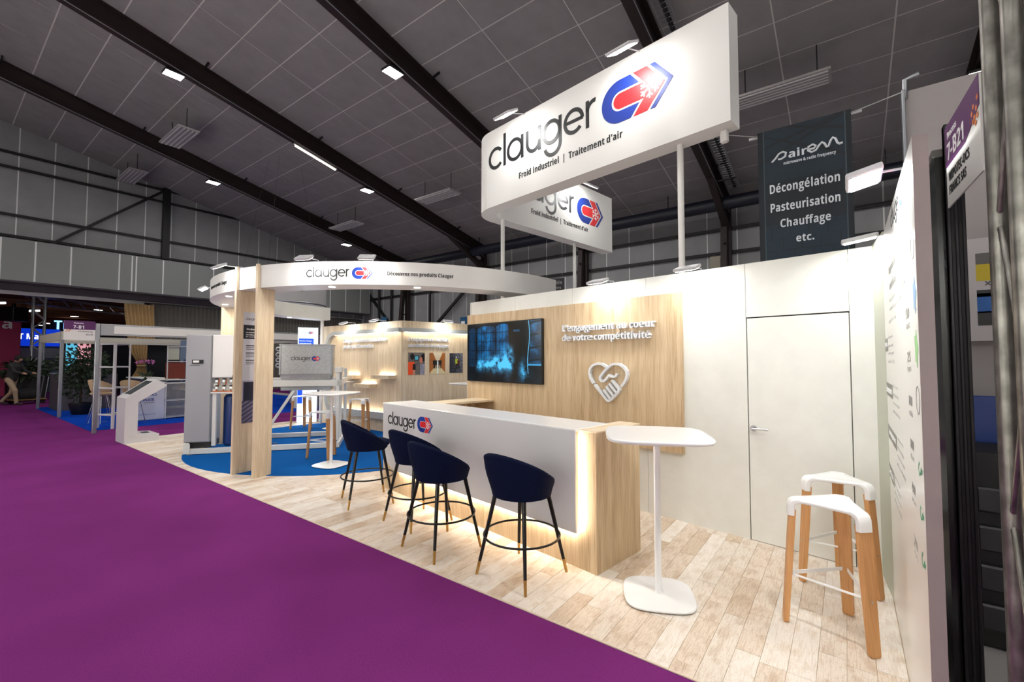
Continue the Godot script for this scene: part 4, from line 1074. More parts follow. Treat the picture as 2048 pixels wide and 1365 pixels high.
func bar_chair() -> Node3D:
	var o := thing("bar_chair", "", "bar stool", Vector3.ZERO, 0.0, "navy velvet bar chairs at the counter")
	for sx in [-1, 1]:
		for sz in [-1, 1]:
			var top := Vector3(0.142 * sx, 0.615, 0.142 * sz); var foot := Vector3(0.245 * sx, 0.0, 0.245 * sz)
			var knee := foot.lerp(top, 0.165)
			var lg := part("leg", MB.new().cyl(knee, top, 0.0125, 0.018, 12), M.black_metal, o)
			part("tip", MB.new().cyl(foot, knee, 0.0105, 0.0127, 12), M.brass, lg)
	var ring := []
	for i in 40: ring.append(Vector3(cos(TAU * i / 40) * 0.292, 0.30, sin(TAU * i / 40) * 0.292))
	part("foot_ring", MB.new().tube(ring, 0.0085, 8, true), M.black_metal, o)
	part("seat_base", MB.new().lathe([[0.0, 0.603], [0.2, 0.603], [0.222, 0.615], [0.222, 0.64], [0.0, 0.64]], 28), M.navy, o)
	part("seat_cushion", MB.new().lathe([[0.0, 0.632], [0.18, 0.632], [0.213, 0.645], [0.222, 0.668], [0.213, 0.69], [0.18, 0.702], [0.1, 0.708], [0.0, 0.708]], 32, Vector3(0, 0, -0.032)), M.navy, o)
	# wrap-round back: the rim falls from the back (+z) to the arms
	var rows := []
	var n := 40
	for i in n + 1:
		var th := deg_to_rad(lerpf(-138, 138, float(i) / n))
		var fall: float = 0.5 + 0.5 * cos(th * 180.0 / 138.0)
		var rim := 0.705 + 0.245 * pow(fall, 0.72)
		var edge: float = smoothstep(0.0, 0.09, minf(float(i) / n, 1.0 - float(i) / n))
		var thick := 0.055 * (0.35 + 0.65 * edge)
		rim = lerpf(0.685, rim, 0.3 + 0.7 * edge)
		var row := []
		var out := func(h: float) -> float: return lerpf(0.226, 0.276, smoothstep(0.58, 0.80, h)) + 0.03 * clampf((h - 0.75) / 0.2, 0, 1)
		var path := []
		for k in 8:
			var h: float = lerpf(0.607, rim - 0.025, k / 7.0); path.append([out.call(h), h])
		var ro: float = out.call(rim)
		path.append_array([[ro - thick * 0.12, rim - 0.008], [ro - thick * 0.5, rim], [ro - thick * 0.88, rim - 0.008], [ro - thick, rim - 0.025]])
		for k in 4:
			var h: float = lerpf(rim - 0.05, 0.655, k / 3.0); path.append([maxf(out.call(h) - thick, 0.19), h])
		for q in path: row.append(Vector3(sin(th) * q[0], q[1], cos(th) * q[0]))
		rows.append(row)
	var shell := MB.new().grid(rows)
	for e in [rows[0], rows[-1]]: shell.poly(e, (rows[0][0] + rows[-1][0] + Vector3(0, 0, 1)) / 2)
	part("backrest", shell, M.navy, o)
	return o

func tripod_stool() -> Node3D:
	var o := thing("tripod_stool", "", "bar stool", Vector3.ZERO, 0.0, "white and wood tripod stools")
	var tri := PackedVector2Array()
	for k in 3:
		var c := Vector2(cos(TAU * k / 3), sin(TAU * k / 3))
		for i in 7:
			var a := TAU * k / 3 + deg_to_rad(-60 + 20.0 * i)
			tri.append(c * 0.155 + Vector2(cos(a), sin(a)) * 0.052)
		var d := Vector2(cos(TAU * (k + 0.5) / 3), sin(TAU * (k + 0.5) / 3))
		tri.append(d * 0.124)
	part("seat", MB.new().loft(tri, [[0.93, 0.748], [0.99, 0.752], [1.0, 0.762], [0.98, 0.7705], [0.6, 0.769], [0.2, 0.766]]), M.gloss_white, o)
	for k in 3:
		var a := TAU * k / 3
		var dir := Vector3(cos(a), 0, sin(a)); var sd := Vector3(-sin(a), 0, cos(a))
		var foot := dir * 0.2575; var top := dir * 0.208 + Vector3(0, 0.70, 0)
		var rows := []
		var prof := [[0.0, 0.012, 0.010], [0.006, 0.024, 0.013], [0.022, 0.029, 0.015], [0.2, 0.031, 0.015], [0.72, 0.036, 0.016], [1.0, 0.036, 0.016]]
		for q in prof:
			var p: Vector3 = foot.lerp(top, q[0])
			var row := []
			for e in [[1, 1], [1, -1], [-1, -1], [-1, 1]]: row.append(p + sd * q[1] * e[0] + dir * q[2] * e[1])
			rows.append(row)
		var lm := MB.new()
		for i in rows.size() - 1:
			for j in 4: lm.poly([rows[i][j], rows[i][(j + 1) % 4], rows[i + 1][(j + 1) % 4], rows[i + 1][j]], (foot.lerp(top, prof[i][0]) + foot.lerp(top, prof[i + 1][0])) / 2)
		lm.poly(rows[0], top); lm.poly(rows[-1], foot)
		var lg := part("leg", lm, M.beech, o)
		part("screw", MB.new().cyl(foot.lerp(top, 0.42) + dir * 0.014, foot.lerp(top, 0.42) + dir * 0.0175, 0.006, 0.006, 10), M.chrome, lg)
		# white knuckle bending from the seat down over the leg
		var kn := []
		for q in [[0.110, 0.759, 90, 0.010, 0.058], [0.150, 0.759, 90, 0.012, 0.052], [0.182, 0.7575, 86, 0.0135, 0.047], [0.200, 0.752, 66, 0.0155, 0.044], [0.210, 0.742, 45, 0.017, 0.0425], [0.2155, 0.727, 22, 0.018, 0.0415], [0.2165, 0.705, 5, 0.0185, 0.041], [0.2185, 0.668, 4, 0.0185, 0.041]]:
			var up := deg_to_rad(q[2])
			var nrm := dir * cos(up) + Vector3(0, sin(up), 0)
			var p: Vector3 = dir * q[0] + Vector3(0, q[1], 0)
			var row := []
			for e in rrect(q[4] * 2, q[3] * 2, q[3] * 0.55, 3): row.append(p + sd * e.x + nrm * e.y)
			kn.append(row)
		var km := MB.new().grid(kn, true)
		km.poly(kn[-1], dir * 0.2 + Vector3(0, 0.72, 0))
		part("knuckle", km, M.gloss_white, o)
		var b := TAU * (k + 1) / 3
		var h := 0.30
		var pa := dir * lerpf(0.2575, 0.208, h / 0.7); var pb := Vector3(cos(b), 0, sin(b)) * lerpf(0.2575, 0.208, h / 0.7)
		part("foot_bar", MB.new().bar(pa.lerp(pb, 0.07) + Vector3(0, h, 0), pb.lerp(pa, 0.07) + Vector3(0, h, 0), 0.022, 0.005), M.gloss_white, o)
	return o

func high_table() -> Node3D:
	var o := thing("high_table", "", "table", Vector3.ZERO, 0.0, "white high tables")
	part("top", MB.new().loft(squircle(0.35, 4.4, 56), [[0.93, 1.092], [0.985, 1.098], [1.0, 1.106], [1.0, 1.114], [0.992, 1.119], [0.97, 1.121]]), M.gloss_white, o)
	part("pole", MB.new().lathe([[0.05, 0.014], [0.034, 0.022], [0.026, 0.045], [0.0235, 0.09], [0.0225, 0.6], [0.0225, 1.08], [0.06, 1.09], [0.06, 1.094]], 24), M.gloss_white, o)
	part("base", MB.new().loft(squircle(0.235, 3.6, 56), [[0.965, 0.006], [1.0, 0.010], [1.0, 0.018], [0.97, 0.0225], [0.5, 0.0255], [0.15, 0.028]]), M.gloss_white, o)
	return o

func furniture() -> void:
	var c := bar_chair()
	c.set_meta("label", "navy velvet bar chair standing nearest the oak end of the counter")
	c.position = S(-2.44, 0.006, 2.5); c.rotation.y = -ST + 0.06
	copy(c, S(-3.27, 0.006, 2.34), -ST, "navy velvet bar chair pulled out towards the aisle, third from the logo end")
	copy(c, S(-3.96, 0.006, 2.54), -ST + 0.03, "navy velvet bar chair second from the logo end, under the emblem")
	copy(c, S(-4.92, 0.006, 2.47), -ST - 0.28, "navy velvet bar chair at the logo end, turned so its seat shows")
	var t := tripod_stool()
	t.set_meta("label", "wood-legged white tripod stool in front, nearest the white printed panel and aisle")
	t.position = Vector3(-0.098, 0.006, -3.396); t.rotation.y = deg_to_rad(74.6)
	copy(t, Vector3(-0.08, 0.006, -4.115), deg_to_rad(90), "wood-legged white tripod stool standing against the white door")
	copy(t, Vector3(-6.978, 0.011, -4.084), deg_to_rad(-132.5), "wood-legged white tripod stool at the high table on the blue carpet edge")
	copy(t, Vector3(-10.35, 0.011, -5.5), deg_to_rad(20), "wood-legged white tripod stool behind the machine frame by the light box totem")
	copy(t, Vector3(-8.55, 0.011, -5.85), deg_to_rad(100), "wood-legged white tripod stool below the lit oak shelves")
	var h := high_table()
	h.set_meta("label", "white high table with square base beside the oak end of the counter")
	h.position = Vector3(-1.085, 0.006, -3.14); h.rotation.y = deg_to_rad(26)
	copy(h, Vector3(-6.40, 0.011, -3.87), deg_to_rad(14.4), "white high table on the blue carpet in front of the cooler box")
	copy(h, Vector3(-9.7, 0.011, -5.95), deg_to_rad(20), "white high table behind the machine frame on the blue carpet")
	copy(h, Vector3(-6.75, 0.0, -7.35), deg_to_rad(5), "white high table behind the counter under the photo prints")

func floodlights() -> void:
	var into := S(0, 0, 1); var right := S(1, 0, 0)
	for u in [-4.21, -2.44]:
		flood(S(u, 4.9, 4.02), into * 0.5 + Vector3(0, -0.85, 0), S(u, 5.08, 4.5), 0.56, "bright floodlight on an arm above the big sign's " + ("wordmark" if u < -3 else "emblem"), "floodlights on the big sign", Vector2(0.26, 0.19))
	flood(S(-4.85, 4.9, 6.81), -right * 0.5 + Vector3(0, -0.85, 0), S(-5.3, 5.08, 6.81), 0.62, "bright floodlight on an arm above the big sign's inner wing", "floodlights on the big sign", Vector2(0.26, 0.19))
	for q in [[-2.86, "white floodlight over the oak panel's lettering on the back wall"], [-1.84, "white floodlight on the back wall between oak panel and door"]]:
		flood(S(q[0], 2.50, 4.15), into * 0.34 + Vector3(0, -0.94, 0), S(q[0], 2.53, 4.47), 0.5 if q[0] > -4 else 0.4, q[1], "floodlights on the back wall")
	flood(Vector3(0.10, 2.53, -4.2), Vector3(0.12, -0.95, -0.1), Vector3(0.24, 2.5, -4.2), 0.5, "white floodlight in the corner over the back wall's right end", "floodlights on the right panel")
	flood(Vector3(0.09, 2.5, -2.7), Vector3(0.2, -0.95, 0), Vector3(0.24, 2.5, -2.7), 1.7, "white floodlight on an arm off the printed white panel", "floodlights on the right panel")
	var c := Vector3(-7.43, 0, -6.32)
	for q in [[84.6, "beside the oak slabs"], [61.4, "above the wordmark's first letters"], [49.0, "above the emblem"], [124.0, "left of the oak slabs"], [140.0, "at the left bend of the band"]]:
		var a := deg_to_rad(q[0])
		var r := Vector3(cos(a), 0, sin(a))
		flood(c + r * 3.82 + Vector3(0, 2.95, 0), -r * 0.5 + Vector3(0, -0.85, 0), c + r * 3.5 + Vector3(0, 2.972, 0), 0.4, "small floodlight on the ring header, " + q[1], "floodlights on the ring header", Vector2(0.18, 0.11))
	for x in [-9.64, -8.45]:
		flood(Vector3(x, 2.50, -6.1), Vector3(0, -0.93, -0.36), Vector3(x, 2.506, -6.42), 0.3, "small floodlight over the oak wall with the shelves, nearer the " + ("curved cove end" if x < -9 else "corner"), "floodlights on the oak corner wall")
	var dr := Vector3(0.459, 0, -1.645).normalized(); var nn := Vector3(1.645, 0, 0.459).normalized()
	flood(Vector3(-7.815, 2.50, -6.36) + dr * 1.0 + nn * 0.28, -nn * 0.36 + Vector3(0, -0.93, 0), Vector3(-7.815, 2.506, -6.36) + dr * 1.0 - nn * 0.05, 0.3, "small floodlight over the photo prints on the oak wall", "floodlights on the oak corner wall")

# ---------------------------------------------------------------- the neighbours
func right_neighbour() -> void:
	var b := thing("hanging_banner", "dark blue hanging banner listing thawing services in white letters", "banner", Vector3(0, 0, -5.2))
	var im := Image.create(160, 280, false, Image.FORMAT_RGB8)
	var f := FastNoiseLite.new(); f.seed = 31; f.frequency = 0.02
	for x in 160:
		for y in 280:
			var px := x / 160.0; var py := y / 280.0
			var c := Color(0.03, 0.075, 0.115)
			if py < 0.34:
				c = Color(0.035, 0.115, 0.17)
				for q in [[0.9, 0.05], [-0.8, 0.75], [0.55, -0.18], [-0.45, 0.42]]:
					if absf(py * 1.75 - (q[0] * px + q[1]) * 0.5) < 0.012 + 0.01 * px: c = Color(0.018, 0.045, 0.075)
			if py > 0.62:
				c = Color(0.04, 0.13, 0.19)
				if fmod(px * 5.0 + floorf(py * 14.0) * 0.37, 1.0) < 0.06 or fmod(py * 14.0, 1.0) < 0.05: c = Color(0.025, 0.075, 0.115)
				if py > 0.84 and absf(py - 0.93 + px * 0.09) < 0.045: c = Color(0.018, 0.045, 0.075)
			if px < 0.06 or px > 0.94: c = Color(0.02, 0.06, 0.10)
			elif px < 0.07 or px > 0.93: c = Color(0.24, 0.29, 0.31)
			im.set_pixel(x, y, c)
	part("cloth", bx(Vector3(-0.3, 3.21, -0.006), Vector3(0.78, 1.6, 0.008)), M.duct, b)
	var sq := MB.new()
	sq.quad(Vector3(-0.69, 2.41, 0.0), Vector3(0.09, 2.41, 0.0), Vector3(0.09, 4.01, 0.0), Vector3(-0.69, 4.01, 0.0))
	part("print", sq, print_mat(im, 0.7), b)
	var wp := mat(Color(0.86, 0.88, 0.9), 0.6)
	# the wave-lettered brand: strokes with round ends
	var strokes := [[Vector2(-0.565, 3.665), Vector2(-0.53, 3.70), Vector2(-0.50, 3.74), Vector2(-0.465, 3.752), Vector2(-0.44, 3.735), Vector2(-0.447, 3.70), Vector2(-0.48, 3.682), Vector2(-0.51, 3.684)],
		[Vector2(-0.25, 3.71), Vector2(-0.205, 3.715), Vector2(-0.19, 3.735), Vector2(-0.215, 3.755), Vector2(-0.25, 3.74), Vector2(-0.255, 3.705), Vector2(-0.225, 3.68), Vector2(-0.19, 3.69), Vector2(-0.165, 3.73), Vector2(-0.14, 3.755), Vector2(-0.12, 3.735), Vector2(-0.105, 3.695), Vector2(-0.09, 3.70), Vector2(-0.072, 3.75), Vector2(-0.055, 3.775), Vector2(-0.035, 3.76), Vector2(-0.02, 3.715), Vector2(-0.005, 3.70), Vector2(0.02, 3.705)]]
	for st in strokes: 
		var p3 := []
		for p in st: p3.append(Vector3(p.x, p.y, 0.003))
		part("wave_letter", MB.new().tube(p3, 0.011, 6), wp, b)
	text("air", 0.155, T(Vector3(-0.342, 3.718, 0.0)), wp, b, 0.085)
	text("microwave & radio frequency", 0.43, T(Vector3(-0.248, 3.628, 0.0)), wp, b, 0.042)
	for q in [["Décongélation", 0.58, -0.299, 3.375, 0.125], ["Pasteurisation", 0.576, -0.298, 3.195, 0.095], ["Chauffage", 0.415, -0.295, 3.01, 0.115], ["etc.", 0.148, -0.297, 2.85, 0.07]]: text(q[0], q[1], T(Vector3(q[2], q[3], 0.0)), wp, b, q[4])
	var wire := mat(Color(0.75, 0.75, 0.75), 0.4, 0.5)
	var s0 := S(-1.6, 3.87, 4.55) - Vector3(0, 0, -5.2)
	part("wire", MB.new().tube([Vector3(-0.69, 3.97, 0), s0], 0.005, 6), wire, b)
	part("wire", MB.new().tube([Vector3(0.09, 3.97, 0), Vector3(0.40, 3.75, 0.62)], 0.005, 6), wire, b)
	for q in [Vector3(-0.73, 3.965, 0.0), Vector3(0.13, 3.965, 0.0)]: part("clip", bx(q, Vector3(0.08, 0.025, 0.02), 0.004), M.alu_white, b)
	# tall grey wall of the next stand
	var w := thing("neighbour_wall", "tall grey partition wall of the next stand behind the printed panel", "partition", Vector3(0, 0, -4.6))
	part("panel", bx(Vector3(0.9, 1.88, -0.03), Vector3(1.0, 3.76, 0.05), 0.003), mat(Color(0.60, 0.575, 0.57), 0.6), w)
	part("panel", bx(Vector3(1.95, 1.88, -0.03), Vector3(1.08, 3.76, 0.05), 0.003), mat(Color(0.52, 0.50, 0.51), 0.6), w)
	part("cable_hook", MB.new().tube([Vector3(0.42, 3.70, 0.0), Vector3(0.42, 3.84, 0.02), Vector3(0.50, 3.86, 0.02)], 0.018, 6), M.alu, w)
	part("edge_profile", bx(Vector3(0.405, 1.88, 0.0), Vector3(0.02, 3.76, 0.08), 0.003), M.alu, w)
	var fp := thing("frame_panel", "dark glossy framed panel standing edge-on beside the printed panel", "partition", Vector3(0.40, 0, -3.45))
	part("panel", bx(Vector3(0, 1.34, 0), Vector3(0.03, 2.68, 0.72)), mat(Color(0.035, 0.032, 0.028), 0.25), fp)
	part("top_rail", bx(Vector3(0, 2.70, 0), Vector3(0.05, 0.04, 0.72)), mat(Color(0.35, 0.34, 0.33), 0.4), fp)
	var ps := thing("system_post", "dark grooved aluminium stand post below the purple number sign", "post", Vector3(0.447, 0, -3.06))
	for x in [-0.026, 0.0, 0.026]: part("rib", bx(Vector3(x, 1.41, 0), Vector3(0.014, 2.82, 0.06), 0.003), mat(Color(0.16, 0.15, 0.16), 0.35, 0.6), ps)
	part("core", bx(Vector3(0, 1.41, 0), Vector3(0.066, 2.82, 0.044), 0.0), mat(Color(0.08, 0.075, 0.08), 0.4, 0.5), ps)
	# number sign 7-B21
	var dv := (Vector3(0.417, 0, -2.335) - Vector3(0.39, 0, -2.83))
	var sg := thing("number_sign", "purple and white aisle sign reading 7-B21", "sign", Vector3(0.39, 0, -2.83))
	var sb := Basis(dv.normalized(), Vector3.UP, dv.normalized().cross(Vector3.UP))
	var L := dv.length()
	var put := func(m: MB, material: Material, called: String) -> void: part(called, MB.new().add(m, Transform3D(sb, Vector3.ZERO)), material, sg)
	put.call(bx(Vector3(L / 2, 2.53, -0.004), Vector3(L, 0.37, 0.006)), M.white, "plate")
	put.call(MB.new().prism(PackedVector2Array([Vector2(0, 2.53), Vector2(L * 0.62, 2.53), Vector2(L, 2.60), Vector2(L, 2.715), Vector2(0, 2.715)]), 0, 0.001), M.sign_purple, "purple_field")
	put.call(MB.new().add(text_mb("7-B21", L * 0.52, 0.075, 0.001), T(Vector3(L * 0.33, 2.59, 0.001))), M.white_print, "lettering")
	put.call(MB.new().add(text_mb("Process", L * 0.3, 0.03, 0.001), T(Vector3(L * 0.24, 2.665, 0.001))), M.white_print, "lettering")
	put.call(MB.new().add(text_mb("WIPOTEC-OCS", L * 0.62, 0.04, 0.001), T(Vector3(L * 0.4, 2.475, 0.0))), M.ink, "lettering")
	put.call(MB.new().add(text_mb("FRANCE SAS", L * 0.52, 0.04, 0.001), T(Vector3(L * 0.35, 2.415, 0.0))), M.ink, "lettering")
	for q in [[0.82, 2.60], [0.88, 2.575], [0.86, 2.62], [0.93, 2.60], [0.9, 2.55], [0.96, 2.635], [0.84, 2.565], [0.95, 2.57]]: put.call(bx(Vector3(L * q[0], q[1], 0.001), Vector3(0.018, 0.018, 0.001), 0.0, Basis(Vector3(0, 0, 1), q[0] * 20)), M.orange, "confetti_print")
	put.call(bx(Vector3(0.03, 2.7, -0.02), Vector3(0.03, 0.04, 0.04)), M.alu, "clamp")
	part("bracket", MB.new().bar(Vector3(0.01, 2.7, 0.02), Vector3(0.05, 2.7, -0.21), 0.02, 0.02), M.alu, sg)
	# box truss at the aisle
	var t := thing("box_truss", "worn aluminium box truss tower rising at the aisle beside the number sign", "truss", Vector3(0.545, 0, -2.075))
	for sx in [-0.12, 0.12]:
		for sz in [-0.12, 0.12]: part("chord", MB.new().cyl(Vector3(sx, 0, sz), Vector3(sx, 4.6, sz), 0.025, 0.025, 18), M.truss, t)
	for k in 9:
		var y := 0.12 + 0.5 * k
		var up: bool = k % 2 == 0
		for q in [[Vector3(-0.12, 0, -0.12), Vector3(-0.12, 0, 0.12)], [Vector3(-0.12, 0, -0.12), Vector3(0.12, 0, -0.12)], [Vector3(0.12, 0, -0.12), Vector3(0.12, 0, 0.12)], [Vector3(-0.12, 0, 0.12), Vector3(0.12, 0, 0.12)]]:
			var a: Vector3 = q[0] if up else q[1]; var c: Vector3 = q[1] if up else q[0]
			part("brace", MB.new().tube([a + Vector3(0, y, 0), a.lerp(c, 0.12) + Vector3(0, y + 0.04, 0), c.lerp(a, 0.12) + Vector3(0, y + 0.46, 0), c + Vector3(0, y + 0.5, 0)], 0.0085, 8), M.truss, t)
	part("base_plate", bx(Vector3(0, 0.008, 0), Vector3(0.4, 0.016, 0.4), 0.003), M.alu, t)
	flood(Vector3(0.62, 3.15, -2.9), Vector3(-0.35, -0.6, -0.6), Vector3(0.64, 3.1, -2.7), 0.12, "small white floodlight behind the truss tower", "floodlights of the next stand", Vector2(0.12, 0.09))
	# what shows of the next stand: device poster, dark rack, blue screen wall
	var dp := thing("device_poster", "poster of a yellow, blue and black inspection device on the grey wall", "poster", Vector3(0.93, 0, -4.56))
	part("sheet", bx(Vector3(0, 2.15, 0.0), Vector3(0.5, 0.74, 0.006)), mat(Color(0.72, 0.70, 0.70), 0.5), dp)
	for q in [[2.37, 0.08, Color(0.35, 0.34, 0.33)], [2.27, 0.12, Color(0.75, 0.66, 0.06)], [2.12, 0.05, Color(0.10, 0.10, 0.12)], [2.05, 0.14, Color(0.02, 0.33, 0.62)], [1.94, 0.1, Color(0.06, 0.06, 0.07)]]: part("device_print", bx(Vector3(0, q[0], 0.0035), Vector3(0.34, q[1], 0.001)), mat(q[2], 0.5), dp)
	text("X-ray CPA", 0.26, T(Vector3(0, 2.185, 0.0035)), M.ink, dp, 0.04, 0.001)
	var rk := thing("equipment_rack", "dark equipment rack with grey trays behind the truss tower", "rack", Vector3(0.95, 0, -4.0))
	part("frame", bx(Vector3(0, 0.55, 0), Vector3(0.8, 1.1, 0.5), 0.005), M.black, rk)
	for k in 4: part("tray", bx(Vector3(-0.02, 0.18 + 0.22 * k, 0.27), Vector3(0.7, 0.14, 0.06), 0.01), mat(Color(0.16, 0.155, 0.165), 0.4), rk)
	var bp := thing("blue_partition", "narrow blue panel standing beside the dark equipment rack", "partition", Vector3(0.70, 0, -4.35))
	part("panel", bx(Vector3(0, 0.7, 0), Vector3(0.22, 1.4, 0.04), 0.003), mat(Color(0.03, 0.20, 0.52), 0.4), bp)
	part("foot", bx(Vector3(0, 0.01, 0), Vector3(0.3, 0.02, 0.2), 0.003), M.alu, bp)

func added_opposite_stands() -> void:
	# added unseen walls and floodlights behind the camera, lighting the aisle side of everything
	for q in [[-11.4, 9.6, "added unseen white wall across the aisle, farther down"], [-1.2, 9.6, "added unseen white wall across the aisle, opposite the counter"]]:
		var o := thing("added_opposite_wall", q[2], "partition", Vector3(q[0], 0, 5.6))
		part("panel", bx(Vector3(0, 1.75, 0), Vector3(q[1], 3.5, 0.08), 0.004), M.white_wall, o)
		for k in 4:
			var x: float = q[0] - 3.3 + 2.2 * k
			flood(Vector3(x, 3.62, 5.1), Vector3(0, -0.75, 0.66), Vector3(x, 3.5, 5.6), 16.0, "added unseen floodlight over a white wall across the aisle", "added floodlights across the aisle", Vector2(0.3, 0.2))

func leaves(count: int, c: Vector3, r: Vector3, size: float, seed_: int) -> MB:
	var m := MB.new()
	var g := RandomNumberGenerator.new(); g.seed = seed_
	for i in count:
		var d := Vector3(g.randfn(), g.randfn(), g.randfn()).normalized() * pow(g.randf(), 0.45)
		var p := c + d * r
		var y := (d + Vector3(g.randfn() * 0.5, g.randfn() * 0.4 - 0.3, g.randfn() * 0.5)).normalized()
		var x := y.cross(Vector3(g.randfn(), g.randfn(), g.randfn())).normalized()
		var z := x.cross(y)
		var s := size * g.randf_range(0.7, 1.25)
		var a := p; var e := p + y * s; var l := p + y * s * 0.45 + x * s * 0.24 + z * s * 0.08; var q := p + y * s * 0.45 - x * s * 0.24 + z * s * 0.08
		var n1 := (l - a).cross(e - a).normalized(); var n2 := (e - a).cross(q - a).normalized()
		var k := m.vert(a, n1); m.vert(l, n1); m.vert(e, n1); m.vert(a, n2); m.vert(e, n2); m.vert(q, n2)
		m.ix.append_array([k, k + 2, k + 1, k + 3, k + 5, k + 4])
	return m

func left_neighbour() -> void:
	# frame of the neighbouring stand: posts and lintels of aluminium profile
	var fr := thing("stand_frame", "aluminium frame of the neighbouring stand with white fascia boards", "frame", Vector3.ZERO)
	for q in [[-13.36, -2.38], [-17.75, -2.42], [-21.5, -2.42], [-13.36, -7.4], [-17.75, -7.4]]:
		part("post", bx(Vector3(q[0], 1.22, q[1]), Vector3(0.08, 2.44, 0.08), 0.01), M.alu, fr)
	part("front_lintel", bx(Vector3(-17.45, 2.31, -2.42), Vector3(8.1, 0.24, 0.04), 0.004), mat(Color(0.78, 0.76, 0.70), 0.5), fr)
	part("side_lintel", bx(Vector3(-13.36, 2.31, -4.9), Vector3(0.045, 0.26, 4.95), 0.004), M.alu, fr)
	part("side_fascia", bx(Vector3(-13.33, 2.31, -4.95), Vector3(0.02, 0.18, 4.6), 0.003), M.white, fr)
	part("back_lintel", bx(Vector3(-17.45, 2.31, -7.4), Vector3(8.1, 0.24, 0.04), 0.004), mat(Color(0.78, 0.76, 0.70), 0.5), fr)
	part("cross_lintel", bx(Vector3(-21.5, 2.31, -4.9), Vector3(0.04, 0.24, 4.95), 0.004), mat(Color(0.78, 0.76, 0.70), 0.5), fr)
	part("cross_lintel", bx(Vector3(-17.75, 2.2, -4.9), Vector3(0.04, 0.1, 4.95), 0.004), mat(Color(0.78, 0.76, 0.70), 0.5), fr)
	var sg := thing("number_sign", "purple and white aisle sign reading 7-B1", "sign", Vector3(-13.3, 2.27, -2.08), PI / 2)   # faces +x
	part("plate", bx(Vector3(0, 0, 0), Vector3(0.5, 0.42, 0.008)), M.white, sg)
	part("purple_field", bx(Vector3(0, 0.115, 0.005), Vector3(0.5, 0.19, 0.002)), M.sign_purple, sg)
	text("7-B1", 0.17, T(Vector3(-0.02, 0.075, 0.006)), M.white_print, sg, 0.07, 0.001)
	text("Process", 0.15, T(Vector3(-0.02, 0.16, 0.006)), M.white_print, sg, 0.03, 0.001)
	text("COFINAIR by", 0.24, T(Vector3(0.09, -0.025, 0.004)), M.ink, sg, 0.035, 0.001)
	text("DALCOR", 0.11, T(Vector3(0.155, -0.085, 0.004)), M.ink, sg, 0.03, 0.001)
	for q in [[-0.2, 0.0], [-0.17, -0.015], [-0.15, 0.01], [-0.21, -0.03]]: part("confetti_print", bx(Vector3(q[0], q[1], 0.0045), Vector3(0.025, 0.02, 0.001)), M.orange, sg)
	# open display tower
	var t := thing("display_tower", "open white metal display tower with four shelves behind the front post", "shelf", Vector3(-14.15, 0.008, -2.85), 0.35)
	for sx in [-1, 1]:
		for sz in [-1, 1]: part("upright", bx(Vector3(sx * 0.26, 1.01, sz * 0.16), Vector3(0.05 if sz > 0 else 0.03, 2.02, 0.05 if sz > 0 else 0.03), 0.004), M.alu_white, t)
	for h in [0.32, 0.95, 1.45, 2.0]:
		for sz in [-1, 1]: part("rail", bx(Vector3(0, h, sz * 0.16), Vector3(0.52, 0.04, 0.03), 0.004), M.alu_white, t)
		part("shelf", bx(Vector3(0, h, 0), Vector3(0.5, 0.012, 0.3), 0.0), mat(Color(0.62, 0.64, 0.66), 0.2), t)
	# ficus in a black pot
	var pl := thing("potted_ficus", "bushy potted ficus tree between the stand posts", "plant", Vector3(-18.3, 0.008, -2.95))
	part("pot", MB.new().lathe([[0.0, 0.0], [0.2, 0.0], [0.29, 0.34], [0.26, 0.34], [0.25, 0.30], [0.0, 0.29]], 20), M.black, pl)
	part("trunk", MB.new().tube([Vector3(0, 0.28, 0), Vector3(0.03, 0.7, 0.02), Vector3(-0.02, 1.15, 0), Vector3(0.02, 1.6, 0)], 0.03, 8), M.bark, pl)
	var m := leaves(900, Vector3(0, 1.45, 0), Vector3(0.62, 0.55, 0.62), 0.13, 3)
	m.add(leaves(420, Vector3(0.05, 0.95, 0), Vector3(0.5, 0.5, 0.5), 0.13, 4))
	part("foliage", m, M.leaf, pl)
	# beige shell chairs on wire legs
	for q in [[-15.35, -2.85, 0.6, "beige shell bar chair on wire legs nearest the aisle post"], [-14.5, -3.3, 0.9, "beige shell bar chair on wire legs behind the touch terminal"]]:
		var c := thing("wire_chair", q[3], "bar stool", Vector3(q[0], 0.008, q[1]), q[2], "beige shell chairs of the neighbouring stand")
		var rows := []
		for i in 13:
			var th := deg_to_rad(-100 + 200.0 * i / 12)
			var rim: float = 0.85 + 0.28 * (0.5 + 0.5 * cos(th))
			var row := []
			for k in 6:
				var h: float = lerpf(0.72, rim, k / 5.0)
				var r: float = lerpf(0.12, 0.27, sqrt(k / 5.0))
				row.append(Vector3(sin(th) * r, h, cos(th) * r))
			rows.append(row)
		part("shell", MB.new().grid(rows), M.beige, c)
		part("seat", MB.new().lathe([[0.0, 0.70], [0.18, 0.71], [0.23, 0.76], [0.2, 0.79], [0.0, 0.78]], 20), M.beige, c)
		for k in 4:
			var a := TAU * (k + 0.5) / 4
			var d := Vector3(cos(a), 0, sin(a)); var e := Vector3(cos(a + 0.6), 0, sin(a + 0.6))
			part("wire_leg", MB.new().tube([d * 0.12 + Vector3(0, 0.71, 0), d * 0.27, d.lerp(e, 0.5) * 0.26 + Vector3(0, 0.004, 0), e * 0.27, e * 0.12 + Vector3(0, 0.71, 0)], 0.007, 6), M.chrome, c)
	# white counter with logo, and the glazed cabinet joined to it
	var co := thing("logo_counter", "white rounded counter printed with a looping logo in the neighbouring stand", "counter", Vector3(-15.0, 0.008, -3.65), PI / 2)   # faces +x, local x runs to -z
